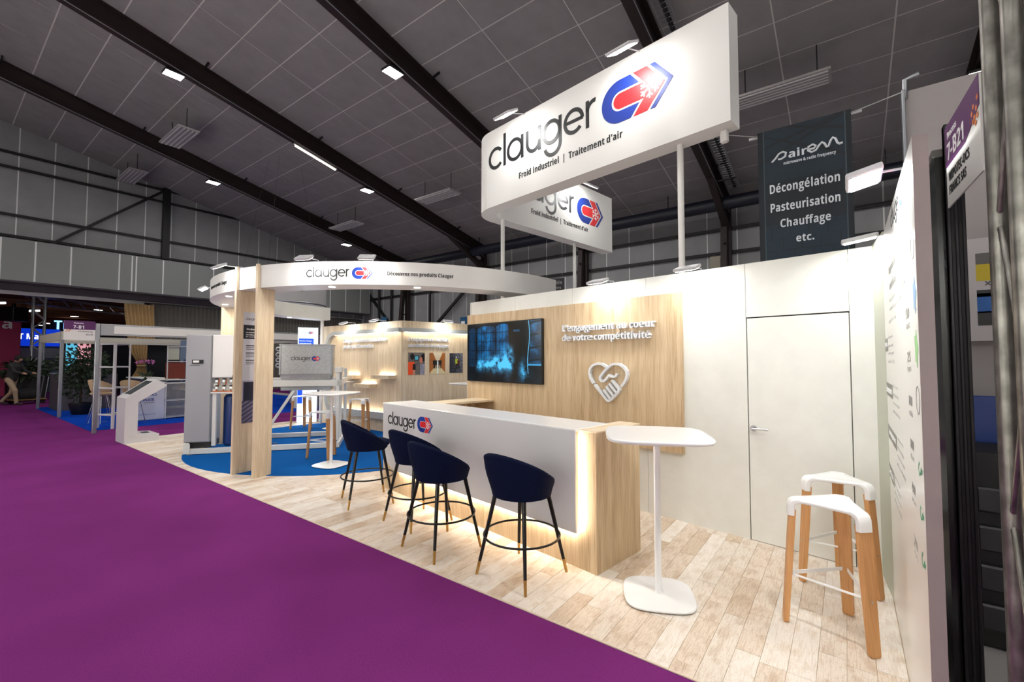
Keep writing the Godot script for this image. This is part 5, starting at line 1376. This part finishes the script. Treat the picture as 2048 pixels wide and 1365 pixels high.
	part("body", bx(Vector3(0.02, 0.5, -0.22), Vector3(0.86, 0.99, 0.46), 0.02), mat(Color(0.78, 0.80, 0.86), 0.35), co)
	part("top", bx(Vector3(0.02, 1.0, -0.22), Vector3(0.88, 0.03, 0.48), 0.008), M.white, co)
	text("COFINAIR", 0.42, T(Vector3(0.0, 0.55, 0.011)), M.logo_blue, co, 0.075, 0.002)
	text("by DALCOR", 0.22, T(Vector3(0.1, 0.47, 0.011)), M.grey_ink, co, 0.035, 0.002)
	text("La technique de l'air", 0.4, T(Vector3(0.05, 0.16, 0.011)), mat(Color(0.45, 0.55, 0.72), 0.5), co, 0.045, 0.002)
	var lp := []
	for i in 24:
		var a := TAU * i / 24
		lp.append(Vector3(0.15 + 0.1 * sin(a), 0.68 + 0.05 * sin(a) * cos(a), 0.012))
	part("loop_emblem", MB.new().tube(lp, 0.008, 6, true), M.logo_blue, co)
	var gc := thing("glazed_cabinet", "low glazed display cabinet with one glass shelf beside the logo counter", "cabinet", Vector3(-15.0, 0.008, -4.65), PI / 2)
	part("back", bx(Vector3(0, 0.5, -0.42), Vector3(1.1, 0.98, 0.03)), mat(Color(0.28, 0.29, 0.33), 0.5), gc)
	for h in [0.04, 0.5, 0.97]: part("shelf", bx(Vector3(0, h, -0.2), Vector3(1.1, 0.025, 0.44), 0.003), M.alu_white, gc)
	for sx in [-0.54, 0.54]: part("side", bx(Vector3(sx, 0.5, -0.2), Vector3(0.03, 0.98, 0.44), 0.003), M.alu_white, gc)
	var gl := mat(Color(0.8, 0.85, 0.9, 0.12), 0.05); gl.transparency = BaseMaterial3D.TRANSPARENCY_ALPHA
	part("pane", bx(Vector3(0, 0.5, 0.02), Vector3(1.05, 0.92, 0.004)), gl, gc)
	# counter top things
	var orx := thing("potted_orchid", "pink orchid in a small white pot on the counter", "plant", Vector3(-15.2, 1.03, -3.75))
	part("pot", MB.new().lathe([[0.0, 0.0], [0.07, 0.0], [0.09, 0.14], [0.08, 0.14], [0.0, 0.13]], 16), M.white, orx)
	part("leaf_rosette", leaves(16, Vector3(0, 0.17, 0), Vector3(0.06, 0.03, 0.06), 0.22, 6), M.leaf, orx)
	part("stem", MB.new().tube([Vector3(0, 0.13, 0), Vector3(-0.02, 0.4, 0.02), Vector3(0.0, 0.58, 0.08), Vector3(0.02, 0.62, 0.2)], 0.006, 6), M.leaf, orx)
	var fm := mat(Color(0.74, 0.42, 0.66), 0.6)
	for k in 7: part("flower", leaves(9, Vector3(-0.04 + 0.03 * (k % 3), 0.54 + 0.03 * (k % 2), -0.12 + 0.055 * k), Vector3(0.02, 0.02, 0.02), 0.07, 20 + k), fm, orx)
	var sf := thing("sample_stand", "white frame stand holding a rust-red box on the counter", "stand", Vector3(-15.3, 1.03, -4.45), PI / 2)
	for sx in [-0.24, 0.24]: part("upright", bx(Vector3(sx, 0.5, 0), Vector3(0.025, 1.0, 0.025)), M.alu_white, sf)
	for h in [0.03, 0.55, 0.98]: part("rail", bx(Vector3(0, h, 0), Vector3(0.5, 0.025, 0.025)), M.alu_white, sf)
	part("red_box", bx(Vector3(-0.02, 0.29, -0.1), Vector3(0.42, 0.46, 0.2), 0.006), mat(Color(0.42, 0.15, 0.08), 0.6), sf)
	part("motor_print", bx(Vector3(-0.08, 0.78, -0.05), Vector3(0.26, 0.36, 0.02), 0.003), mat(Color(0.7, 0.72, 0.66), 0.6), sf)
	var bp := thing("blue_poster_panel", "blue printed panel with a drop logo beside the grey cabinet", "poster", Vector3(-15.62, 0.008, -5.0), PI / 2)
	part("panel", bx(Vector3(0, 1.1, 0), Vector3(0.8, 2.2, 0.03), 0.003), mat(Color(0.42, 0.50, 0.60), 0.4), bp)
	part("blue_field", bx(Vector3(-0.12, 1.15, 0.016), Vector3(0.4, 0.95, 0.002)), mat(Color(0.05, 0.22, 0.42), 0.4), bp)
	text("COFINAIR", 0.32, T(Vector3(-0.05, 1.82, 0.016)), M.logo_blue, bp, 0.05, 0.002)
	part("drop_emblem", MB.new().lathe([[0.0, 1.88], [0.03, 1.9], [0.035, 1.94], [0.0, 2.02]], 10, Vector3(0.08, 0, 0.014)), M.logo_blue, bp)
	# dark back drop and side things of that stand
	var dk := thing("dark_backdrop", "black cloth backdrop closing the neighbouring stand", "backdrop", Vector3(-21.8, 0, -5.2))
	part("cloth", bx(Vector3(0, 1.1, -1.25), Vector3(0.05, 2.2, 2.2)), M.dark_cloth, dk)
	var ck := thing("grey_bar", "dark grey corner bar unit of slatted panels under the ficus", "counter", Vector3(-20.9, 0.008, -3.2))
	part("front", bx(Vector3(0.2, 0.57, 0.5), Vector3(1.5, 1.14, 0.05), 0.004), mat(Color(0.23, 0.21, 0.24), 0.6), ck)
	part("side", bx(Vector3(0.95, 0.57, -0.2), Vector3(0.05, 1.14, 1.4), 0.004), mat(Color(0.27, 0.25, 0.28), 0.6), ck)
	part("top", bx(Vector3(0.2, 1.16, 0.1), Vector3(1.6, 0.04, 0.9), 0.006), M.alu, ck)
	var bs := thing("curved_bar", "long grey bar with white top at the back of the neighbouring stand", "counter", Vector3(-18.0, 0.008, -4.6))
	part("body", bx(Vector3(0, 0.5, 0), Vector3(3.4, 1.0, 0.5), 0.01), mat(Color(0.45, 0.46, 0.50), 0.5), bs)
	part("top", bx(Vector3(0, 1.015, 0.02), Vector3(3.5, 0.035, 0.6), 0.006), M.white, bs)
	# curtain gathered at the edge of the hall opening
	var cu := thing("tied_curtain", "tall beige curtain tied at waist height beside the opening", "curtain", Vector3(-24.7, 0, -5.75))
	var rows := []
	for i in 26:
		var h := 4.05 * i / 25.0
		var w: float = lerpf(0.48, 0.13, exp(-pow((h - 1.35) / 0.55, 2.0)))
		w = lerpf(w, 0.52, smoothstep(2.6, 4.0, h))
		var row := []
		for j in 49:
			var u := j / 48.0
			row.append(Vector3(0.05 * sin(u * TAU * 8.0), h, (u - 0.5) * 2.0 * w - 0.1 + (0.12 if h > 2.4 else 0.0) * smoothstep(2.2, 4.0, h)))
		rows.append(row)
	part("cloth", MB.new().grid(rows), M.curtain, cu)
	part("tie", MB.new().box(Vector3(0, 1.35, -0.1), Vector3(0.16, 0.06, 0.32), Basis(), 0.02), M.curtain, cu)
	# things behind the stand: round hanging banner, grey booth, leaflets on walls
	var rb := thing("round_banner", "round grey cloth banner with partner logos hanging behind the ring header", "banner", Vector3(-16.8, 0.5, -8.1))
	var r0 := []; var r1 := []
	for i in 49:
		var a := TAU * i / 48
		r0.append(Vector3(cos(a) * 1.5, 3.15, sin(a) * 1.5)); r1.append(Vector3(cos(a) * 1.5, 4.1, sin(a) * 1.5))
	part("cloth", MB.new().grid([r0, r1]), mat(Color(0.70, 0.70, 0.70), 0.8), rb)
	var hoop := []
	for i in 48: hoop.append(Vector3(cos(TAU * i / 48) * 1.5, 3.15, sin(TAU * i / 48) * 1.5))
	part("hoop", MB.new().tube(hoop, 0.03, 6, true), M.alu, rb)
	var bend := func(w: float, h: float, x: float, y: float, phi: float, material: Material, called: String) -> void:
		var g := []
		for yy in [-0.5, 0.5]:
			var row := []
			for i in 9: row.append(Vector3((i / 8.0 - 0.5) * w, yy * h, 0.006))
			g.append(row)
		part(called, MB.new().grid(g).bend(Vector3(0, y, 0), 1.5, deg_to_rad(phi)), material, rb)
	bend.call(0.62, 0.28, 0, 3.56, 52.0, M.duct, "navy_logo")
	bend.call(0.55, 0.06, 0, 3.68, 53.0, M.logo_red, "red_swoosh")
	part("lettering", text_mb("Pôle Pilie", 0.36, 0.16, 0.004).bend(Vector3(0, 3.62, 0), 1.5, deg_to_rad(8.0)), M.ink, rb)
	bend.call(0.4, 0.05, 0, 3.58, 24.0, M.logo_red, "red_swoosh")
	for q in [Vector3(1.06, 0, 1.06), Vector3(-1.06, 0, 1.06), Vector3(0, 0, -1.5)]: part("cable", MB.new().tube([q + Vector3(0, 4.1, 0), q * 0.4 + Vector3(0, 8.6, 0)], 0.003, 5), M.steel_dark, rb)
	var gb := thing("grey_booth", "plain grey partition booth seen behind the machine frame", "partition", Vector3(-15.4, 0, -8.4))
	part("wall", bx(Vector3(0, 1.25, 0), Vector3(2.6, 2.5, 0.06), 0.003), mat(Color(0.58, 0.55, 0.58), 0.6), gb)
	part("wall", bx(Vector3(1.27, 1.25, -0.8), Vector3(0.06, 2.5, 1.6), 0.003), mat(Color(0.52, 0.52, 0.54), 0.6), gb)
	part("counter_box", bx(Vector3(0.9, 0.55, 0.6), Vector3(0.9, 1.1, 0.4), 0.01), M.white, gb)
	part("dark_screen", bx(Vector3(0.55, 1.75, 0.05), Vector3(0.8, 0.4, 0.04), 0.005), M.black, gb)
	for q in [[-11.94, -9.0, "small blue leaflet banner showing above the oak wall's long face"], [-9.82, -10.5, "small blue and white sign behind the television panel"]]:
		var lb := thing("leaflet_banner", q[2], "banner", Vector3(q[0], 0, q[1]))
		part("post", MB.new().cyl(Vector3.ZERO, Vector3(0, 2.74, 0), 0.015, 0.015, 6), M.alu, lb)
		part("sheet", bx(Vector3(0, 2.86, 0.01), Vector3(0.30, 0.28, 0.01)), mat(Color(0.06, 0.30, 0.46), 0.5), lb)
		part("white_print", bx(Vector3(-0.03, 2.82, 0.017), Vector3(0.16, 0.1, 0.002)), M.white_print, lb)
	var cs := thing("chalk_sign", "dark hanging sign with pale handwritten lettering above the back wall", "sign", Vector3(-7.33, 0.83, -12.0), 0.3)
	part("board", bx(Vector3(0, 3.15, 0), Vector3(0.62, 0.44, 0.03), 0.003), M.steel_dark, cs)
	text("à table", 0.5, T(Vector3(0, 3.24, 0.016)), mat(Color(0.5, 0.5, 0.5), 0.7), cs, 0.12, 0.002)
	text("tigres", 0.44, T(Vector3(0, 3.06, 0.016)), mat(Color(0.5, 0.5, 0.5), 0.7), cs, 0.12, 0.002)
	for sx in [-0.25, 0.25]: part("wire", MB.new().tube([Vector3(sx, 3.37, 0), Vector3(sx, 7.62, 0)], 0.004, 5), M.alu, cs)

func next_hall() -> void:
	# the hall beyond the opening: low brown ceiling with a row of spots
	var ce := structure("ceiling_next_hall")
	part("boards", bx(Vector3(-46, 5.15, -6), Vector3(41, 0.1, 30)), mat(Color(0.36, 0.21, 0.13), 0.8), ce)
	for k in 12: part("joist", bx(Vector3(-27.5 - 2.6 * k, 4.98, -6), Vector3(0.16, 0.3, 30)), mat(Color(0.44, 0.27, 0.17), 0.8), ce)
	var we := structure("wall_next_hall")
	part("end", bx(Vector3(-66, 2.5, -6), Vector3(0.1, 5.2, 30)), mat(Color(0.10, 0.07, 0.08), 0.8), we)
	for z in [-21.0, 9.0]: part("side", bx(Vector3(-46, 2.5, z), Vector3(41, 5.2, 0.1)), mat(Color(0.10, 0.07, 0.08), 0.8), we)
	var fl := structure("floor_next_hall")
	part("carpet", bx(Vector3(-57, -0.1, -6), Vector3(20, 0.2, 30)), M.purple, fl)
	var x := -32.5
	for k in 9:
		var o := thing("ceiling_spot", "round bright ceiling spot in the row beyond the hall opening", "light", Vector3(x, 4.93, -7.1), 0.0, "ceiling spots of the next hall")
		part("can", MB.new().cyl(Vector3(0, 0.0, 0), Vector3(0, 0.2, 0), 0.26, 0.26, 16), M.steel_dark, o)
		part("led_disc", MB.new().cyl(Vector3(0, -0.012, 0), Vector3(0, 0.0, 0), 0.23, 0.23, 16), M.led, o)
		area(o, facing(Vector3(0, -0.02, 0), Vector3.DOWN), Vector2(0.4, 0.4), 2.2)
		x -= 3.75
	for q in [[-36.0, -2.3], [-40.0, -4.0]]:
		var tl := thing("tube_light", "short white tube light under the brown ceiling of the next hall", "light", Vector3(q[0], 4.6, q[1]), 0.5, "tube lights of the next hall")
		part("tube", MB.new().cyl(Vector3(-0.7, 0, 0), Vector3(0.7, 0, 0), 0.05, 0.05, 8), glow(Color(1, 1, 1), 3.0), tl)
		part("batten", bx(Vector3(0, 0.09, 0), Vector3(1.5, 0.06, 0.1)), M.alu_white, tl)
		part("rod", bx(Vector3(0, 0.29, 0), Vector3(0.02, 0.4, 0.02)), M.steel_dark, tl)
		area(tl, facing(Vector3(0, -0.06, 0), Vector3.DOWN), Vector2(1.4, 0.08), 1.2)
	# box truss tower and its bridge
	var t := thing("truss_tower", "grey box truss tower standing in the hall opening", "truss", Vector3(-26.9, 0, -2.95))
	for sx in [-0.17, 0.17]:
		for sz in [-0.17, 0.17]: part("chord", MB.new().cyl(Vector3(sx, 0, sz), Vector3(sx, 4.4, sz), 0.036, 0.036, 8), M.alu, t)
	for k in 12:
		var y := 0.05 + 0.36 * k
		for sx in [-0.17, 0.17]: part("brace", MB.new().tube([Vector3(sx, y, -0.17), Vector3(sx, y + 0.36, 0.17)] if k % 2 else [Vector3(sx, y, 0.17), Vector3(sx, y + 0.36, -0.17)], 0.022, 6), M.alu, t)
		part("brace", MB.new().tube([Vector3(-0.17, y, 0.17), Vector3(0.17, y + 0.36, 0.17)] if k % 2 else [Vector3(0.17, y, 0.17), Vector3(-0.17, y + 0.36, 0.17)], 0.022, 6), M.alu, t)
	var br := thing("truss_bridge", "horizontal grey truss running off the top of the truss tower", "truss", Vector3(-27.4, 4.0, -2.7), -0.9)
	for sy in [0.0, 0.34]:
		for sz in [-0.17, 0.17]: part("chord", MB.new().cyl(Vector3(0.3, sy, sz), Vector3(-5.5, sy, sz), 0.03, 0.03, 8), M.alu, br)
	for k in 14: part("brace", MB.new().tube([Vector3(-0.4 * k, 0.0 if k % 2 else 0.34, 0.17), Vector3(-0.4 * k - 0.4, 0.34 if k % 2 else 0.0, 0.17)], 0.014, 6), M.alu, br)
	var sp := thing("stage_speaker", "black stage speaker hung from the truss bridge", "speaker", Vector3(-28.2, 3.3, -2.35), 0.6)
	part("cabinet", bx(Vector3(0, 0.25, 0), Vector3(0.7, 0.6, 0.6), 0.02), M.black, sp)
	part("yoke", bx(Vector3(0, 0.62, 0), Vector3(0.1, 0.2, 0.1), 0.01), M.steel_dark, sp)
	# magenta banner wall, blue illuminated sign, screens
	var mg := thing("magenta_banner", "tall magenta banner wall with a white letter a", "banner", Vector3(-30, 0, -0.9), PI / 2)
	part("wall", bx(Vector3(0, 1.88, 0), Vector3(3.7, 3.76, 0.1), 0.004), mat(Color(0.62, 0.07, 0.30), 0.6), mg)
	text("a", 0.30, T(Vector3(1.42, 3.18, 0.052)), M.white_print, mg, 0.34, 0.004)
	var bl := thing("blue_sign", "glowing blue sign box with white letters beyond the opening", "sign", Vector3(-32, 0, -3.6), PI / 2)
	part("light_panel", bx(Vector3(0, 2.72, 0), Vector3(1.6, 0.85, 0.15), 0.01), glow(Color(0.03, 0.20, 0.75), 0.8), bl)
	part("board", bx(Vector3(0, 1.15, -0.02), Vector3(1.6, 2.3, 0.1), 0.004), mat(Color(0.35, 0.42, 0.5), 0.6), bl)
	part("lettering_lights", MB.new().add(text_mb("T Mar", 0.80, 0.27, 0.01), T(Vector3(-0.34, 2.76, 0.076))), glow(Color(0.95, 0.97, 1), 2.0), bl)
	part("white_panel", bx(Vector3(0.0, 1.95, 0.035), Vector3(1.4, 0.5, 0.01)), mat(Color(0.75, 0.8, 0.85), 0.5), bl)
	area(bl, facing(Vector3(0, 2.72, 0.1), Vector3(0, 0, 1)), Vector2(1.5, 0.8), 0.5, Color(0.3, 0.5, 1))
	var b2 := thing("blue_sign", "second glowing white-lettered sign behind the truss tower", "sign", Vector3(-36, 0, -5.2), PI / 2)
	part("light_letters", MB.new().add(text_mb("Troc", 1.3, 0.5, 0.02), T(Vector3(0, 3.6, 0.05))), glow(Color(0.55, 0.8, 1), 1.6), b2)
	part("light_letters", MB.new().add(text_mb("le lait", 1.2, 0.4, 0.02), T(Vector3(0, 3.1, 0.05))), glow(Color(0.55, 0.8, 1), 1.6), b2)
	part("board", bx(Vector3(0, 1.9, 0), Vector3(1.6, 3.8, 0.08), 0.004), mat(Color(0.03, 0.05, 0.15), 0.6), b2)
	for q in [[-4.06, 0.36, Color(0.35, 0.72, 0.85), "pale blue lit screen panel beyond the ficus"], [-4.47, 0.42, Color(0.88, 0.62, 0.66), "pink and white lit screen panel beyond the ficus"]]:
		var s := thing("lit_screen", q[3], "screen", Vector3(-27.5, 0, q[0]), PI / 2)
		part("screen", bx(Vector3(0, 1.75, 0), Vector3(q[1], 1.6, 0.06), 0.004), glow(q[2], 0.7), s)
		part("stand", bx(Vector3(0, 0.48, -0.02), Vector3(q[1] * 0.8, 0.96, 0.05)), M.steel_dark, s)
		for k in 4: part("screen_print", bx(Vector3(-0.1 + 0.07 * k, 2.3 - 0.2 * (k % 3), 0.032), Vector3(0.1, 0.09, 0.002)), mat(Color(0.45, 0.1, 0.15) if q[1] > 0.4 else Color(0.1, 0.25, 0.35), 0.5), s)
	var nb := thing("navy_wall", "dark navy wall behind the lit screens", "partition", Vector3(-28.4, 0, -6.3), PI / 2)
	part("wall", bx(Vector3(0, 1.5, 0), Vector3(5.0, 3.0, 0.08), 0.004), mat(Color(0.03, 0.035, 0.10), 0.6), nb)
	for k in 3: text(["la performance", "au service", "du vivant"][k], 0.8, T(Vector3(1.2, 1.75 - 0.14 * k, 0.042)), M.grey_plastic, nb, 0.07, 0.002)
	for q in [[-25.7, -2.55, "leafy green plants in a black trough behind the walking person"], [-26.5, -4.6, "leafy green plants in a black trough beside the truss tower"]]:
		var pt := thing("plant_trough", q[2], "plant", Vector3(q[0], 0, q[1]), 0.2)
		part("trough", bx(Vector3(0, 0.45, 0), Vector3(0.5, 0.9, 1.0), 0.02), M.black, pt)
		part("foliage", leaves(420, Vector3(0, 1.2, 0), Vector3(0.45, 0.42, 0.7), 0.22, 50 + int(-q[1] * 10)), M.leaf, pt)
	person()
	var cart := thing("hand_trolley", "low hand trolley loaded with a dark bag beside the walking person", "trolley", Vector3(-24.3, 0, -2.45), 0.2)
	part("deck", bx(Vector3(0, 0.16, 0), Vector3(0.6, 0.04, 0.9), 0.01), mat(Color(0.5, 0.38, 0.2), 0.7), cart)
	for sx in [-0.22, 0.22]:
		for sz in [-0.35, 0.35]: part("wheel", MB.new().cyl(Vector3(sx - 0.02, 0.07, sz), Vector3(sx + 0.02, 0.07, sz), 0.07, 0.07, 14), M.black, cart)
	part("handle", MB.new().tube([Vector3(-0.2, 0.18, -0.42), Vector3(-0.2, 0.98, -0.5), Vector3(0.2, 0.98, -0.5), Vector3(0.2, 0.18, -0.42)], 0.015, 8), M.alu, cart)
	var bag := thing("travel_bag", "grey padded bag lying on the hand trolley", "bag", Vector3(-24.3, 0.18, -2.4), 0.2)
	part("body", MB.new().loft(squircle(0.3, 3.0, 28), [[0.8, 0.0], [1.0, 0.08], [1.02, 0.2], [0.9, 0.32], [0.5, 0.40]]), mat(Color(0.10, 0.10, 0.11), 0.8), bag)
	part("strap", MB.new().tube([Vector3(-0.1, 0.38, 0.1), Vector3(-0.05, 0.47, 0.05), Vector3(0.05, 0.47, -0.05), Vector3(0.1, 0.38, -0.1)], 0.015, 6), M.black, bag)

func person() -> void:
	# walking, seen from the side, pushing the trolley: local +x is the walking direction
	var c := [Color(0.02, 0.02, 0.022), Color(0.35, 0.26, 0.17), Color(0.42, 0.24, 0.16), Color(0.012, 0.01, 0.01), Color(0.03, 0.022, 0.018)]
	var J := {"pelvis": Vector3(0, 0.95, 0), "chest": Vector3(0.10, 1.36, 0), "neck": Vector3(0.15, 1.52, 0), "head": Vector3(0.20, 1.66, 0)}
	var bones := [[J.pelvis, J.chest, 0.145, 0.165, 0], [J.chest, J.neck, 0.12, 0.07, 0], [J.neck, J.head, 0.055, 0.085, 2], [J.head, J.head + Vector3(0.015, 0.04, 0), 0.095, 0.10, 3], [J.head + Vector3(0.055, -0.03, 0), J.head + Vector3(0.075, -0.055, 0), 0.06, 0.05, 2], [J.head + Vector3(0.11, -0.01, 0), J.head + Vector3(0.125, -0.03, 0), 0.014, 0.017, 2]]
	for s in [-1, 1]:
		var sh: Vector3 = J.chest + Vector3(0.02, 0.08, 0.17 * s)
		var el := sh + Vector3(0.16, -0.24, 0.03 * s); var wr := el + Vector3(0.24, -0.06, -0.02 * s)
		bones.append_array([[J.chest + Vector3(0, 0.08, 0.05 * s), sh, 0.09, 0.07, 0], [sh, el, 0.065, 0.052, 0], [el, wr, 0.05, 0.036, 0], [wr, wr + Vector3(0.07, -0.01, 0), 0.034, 0.036, 2]])
		for k in 4: bones.append([wr + Vector3(0.075, 0.006, (0.03 - 0.02 * k) * 1.0), wr + Vector3(0.13 - 0.008 * absf(k - 1.3), -0.035, (0.033 - 0.022 * k)), 0.0105, 0.009, 2])
		bones.append([wr + Vector3(0.03, 0.0, -0.035 * s), wr + Vector3(0.085, -0.03, -0.05 * s), 0.012, 0.0095, 2])
		var hip := Vector3(0, 0.9, 0.09 * s)
		var kn: Vector3 = hip + (Vector3(0.22, -0.38, 0) if s > 0 else Vector3(-0.05, -0.44, 0))
		var an: Vector3 = kn + (Vector3(0.06, -0.42, 0) if s > 0 else Vector3(-0.30, -0.31, 0))
		var toe: Vector3 = an + (Vector3(0.2, -0.045, 0.02 * s) if s > 0 else Vector3(0.13, -0.12, 0.02 * s))
		bones.append_array([[J.pelvis, hip, 0.13, 0.10, 1], [hip, kn, 0.095, 0.07, 1], [kn, an, 0.068, 0.05, 1], [an + Vector3(-0.03, -0.03, 0), toe, 0.045, 0.036, 4]])
	var low := INF
	for b in bones: low = minf(low, minf(b[0].y - b[2], b[1].y - b[3]))
	var o := thing("person", "person in a dark jacket and beige trousers walking with a trolley", "person", Vector3(-23.8, -low, -2.0), 0.75)
	var m := figure(bones, 0.024, c)
	var sk := StandardMaterial3D.new()
	sk.vertex_color_use_as_albedo = true; sk.roughness = 0.8
	part("body", m, sk, o)

func figure(bones: Array, cell: float, colours: Array) -> MB:   # smooth union of tapered capsules, meshed as surface nets
	var lo := Vector3(INF, INF, INF); var hi := -lo
	for b in bones:
		for e in 2:
			var r: float = b[2 + e] + cell * 2
			lo = lo.min(b[e] - Vector3(r, r, r)); hi = hi.max(b[e] + Vector3(r, r, r))
	var n := Vector3i(((hi - lo) / cell).ceil()) + Vector3i.ONE
	var val := PackedFloat32Array(); val.resize(n.x * n.y * n.z); val.fill(1.0)
	var own := PackedInt32Array(); own.resize(val.size())
	var near := PackedFloat32Array(); near.resize(val.size()); near.fill(9.0)
	for b in bones:
		var a: Vector3 = b[0]; var ab: Vector3 = b[1] - b[0]
		var r := maxf(b[2], b[3]) + cell * 3
		var i0 := Vector3i(((a.min(b[1]) - Vector3(r, r, r) - lo) / cell).floor()).clamp(Vector3i.ZERO, n - Vector3i.ONE)
		var i1 := Vector3i(((a.max(b[1]) + Vector3(r, r, r) - lo) / cell).ceil()).clamp(Vector3i.ZERO, n - Vector3i.ONE)
		var l2 := maxf(ab.length_squared(), 1e-8)
		for z in range(i0.z, i1.z + 1):
			for y in range(i0.y, i1.y + 1):
				for x in range(i0.x, i1.x + 1):
					var p := lo + Vector3(x, y, z) * cell
					var t := clampf((p - a).dot(ab) / l2, 0, 1)
					var d: float = p.distance_to(a + ab * t) - lerpf(b[2], b[3], t)
					var k := (z * n.y + y) * n.x + x
					if d < near[k]: near[k] = d; own[k] = b[4]
					var kk := 0.03
					var h := clampf(0.5 + 0.5 * (val[k] - d) / kk, 0, 1)
					val[k] = lerpf(val[k], d, h) - kk * h * (1 - h)
	var m := MB.new()
	var at := {}
	for z in n.z - 1:
		for y in n.y - 1:
			for x in n.x - 1:
				var k := (z * n.y + y) * n.x + x
				var s := 0; var sum := Vector3.ZERO; var cnt := 0
				var cs := [k, k + 1, k + n.x, k + n.x + 1, k + n.x * n.y, k + n.x * n.y + 1, k + n.x * n.y + n.x, k + n.x * n.y + n.x + 1]
				for c in cs: s += 1 if val[c] < 0 else 0
				if s == 0 or s == 8: continue
				for e in [[0, 1], [2, 3], [4, 5], [6, 7], [0, 2], [1, 3], [4, 6], [5, 7], [0, 4], [1, 5], [2, 6], [3, 7]]:
					var va := val[cs[e[0]]]; var vb := val[cs[e[1]]]
					if (va < 0) != (vb < 0):
						var t := va / (va - vb)
						var pa := Vector3(e[0] & 1, (e[0] >> 1) & 1, e[0] >> 2); var pb := Vector3(e[1] & 1, (e[1] >> 1) & 1, e[1] >> 2)
						sum += pa.lerp(pb, t); cnt += 1
				at[k] = m.vert(lo + (Vector3(x, y, z) + sum / cnt) * cell, Vector3.ZERO)
				var best: int = cs[0]
				for c in cs:
					if near[c] < near[best]: best = c
				m.col.append(colours[own[best]])
	var sx := 1; var sy := n.x; var sz := n.x * n.y
	for k in at:
		for q in [[sx, sy, sz], [sy, sz, sx], [sz, sx, sy]]:
			var a: int = k; 
			if k + q[0] >= val.size(): continue
			if (val[a] < 0) == (val[a + q[0]] < 0): continue
			var b: int = k - q[1]; var c: int = k - q[1] - q[2]; var d: int = k - q[2]
			if not (at.has(b) and at.has(c) and at.has(d)): continue
			var f := [at[a], at[b], at[c], at[d]]
			if val[a] >= 0: f.reverse()
			# faces run clockwise seen from outside
			m.ix.append_array([f[0], f[2], f[1], f[0], f[3], f[2]])
	for i in range(0, m.ix.size(), 3):
		var fn := (m.v[m.ix[i + 2]] - m.v[m.ix[i]]).cross(m.v[m.ix[i + 1]] - m.v[m.ix[i]])
		for j in 3: m.n[m.ix[i + j]] += fn
	for i in m.n.size(): m.n[i] = m.n[i].normalized()
	return m
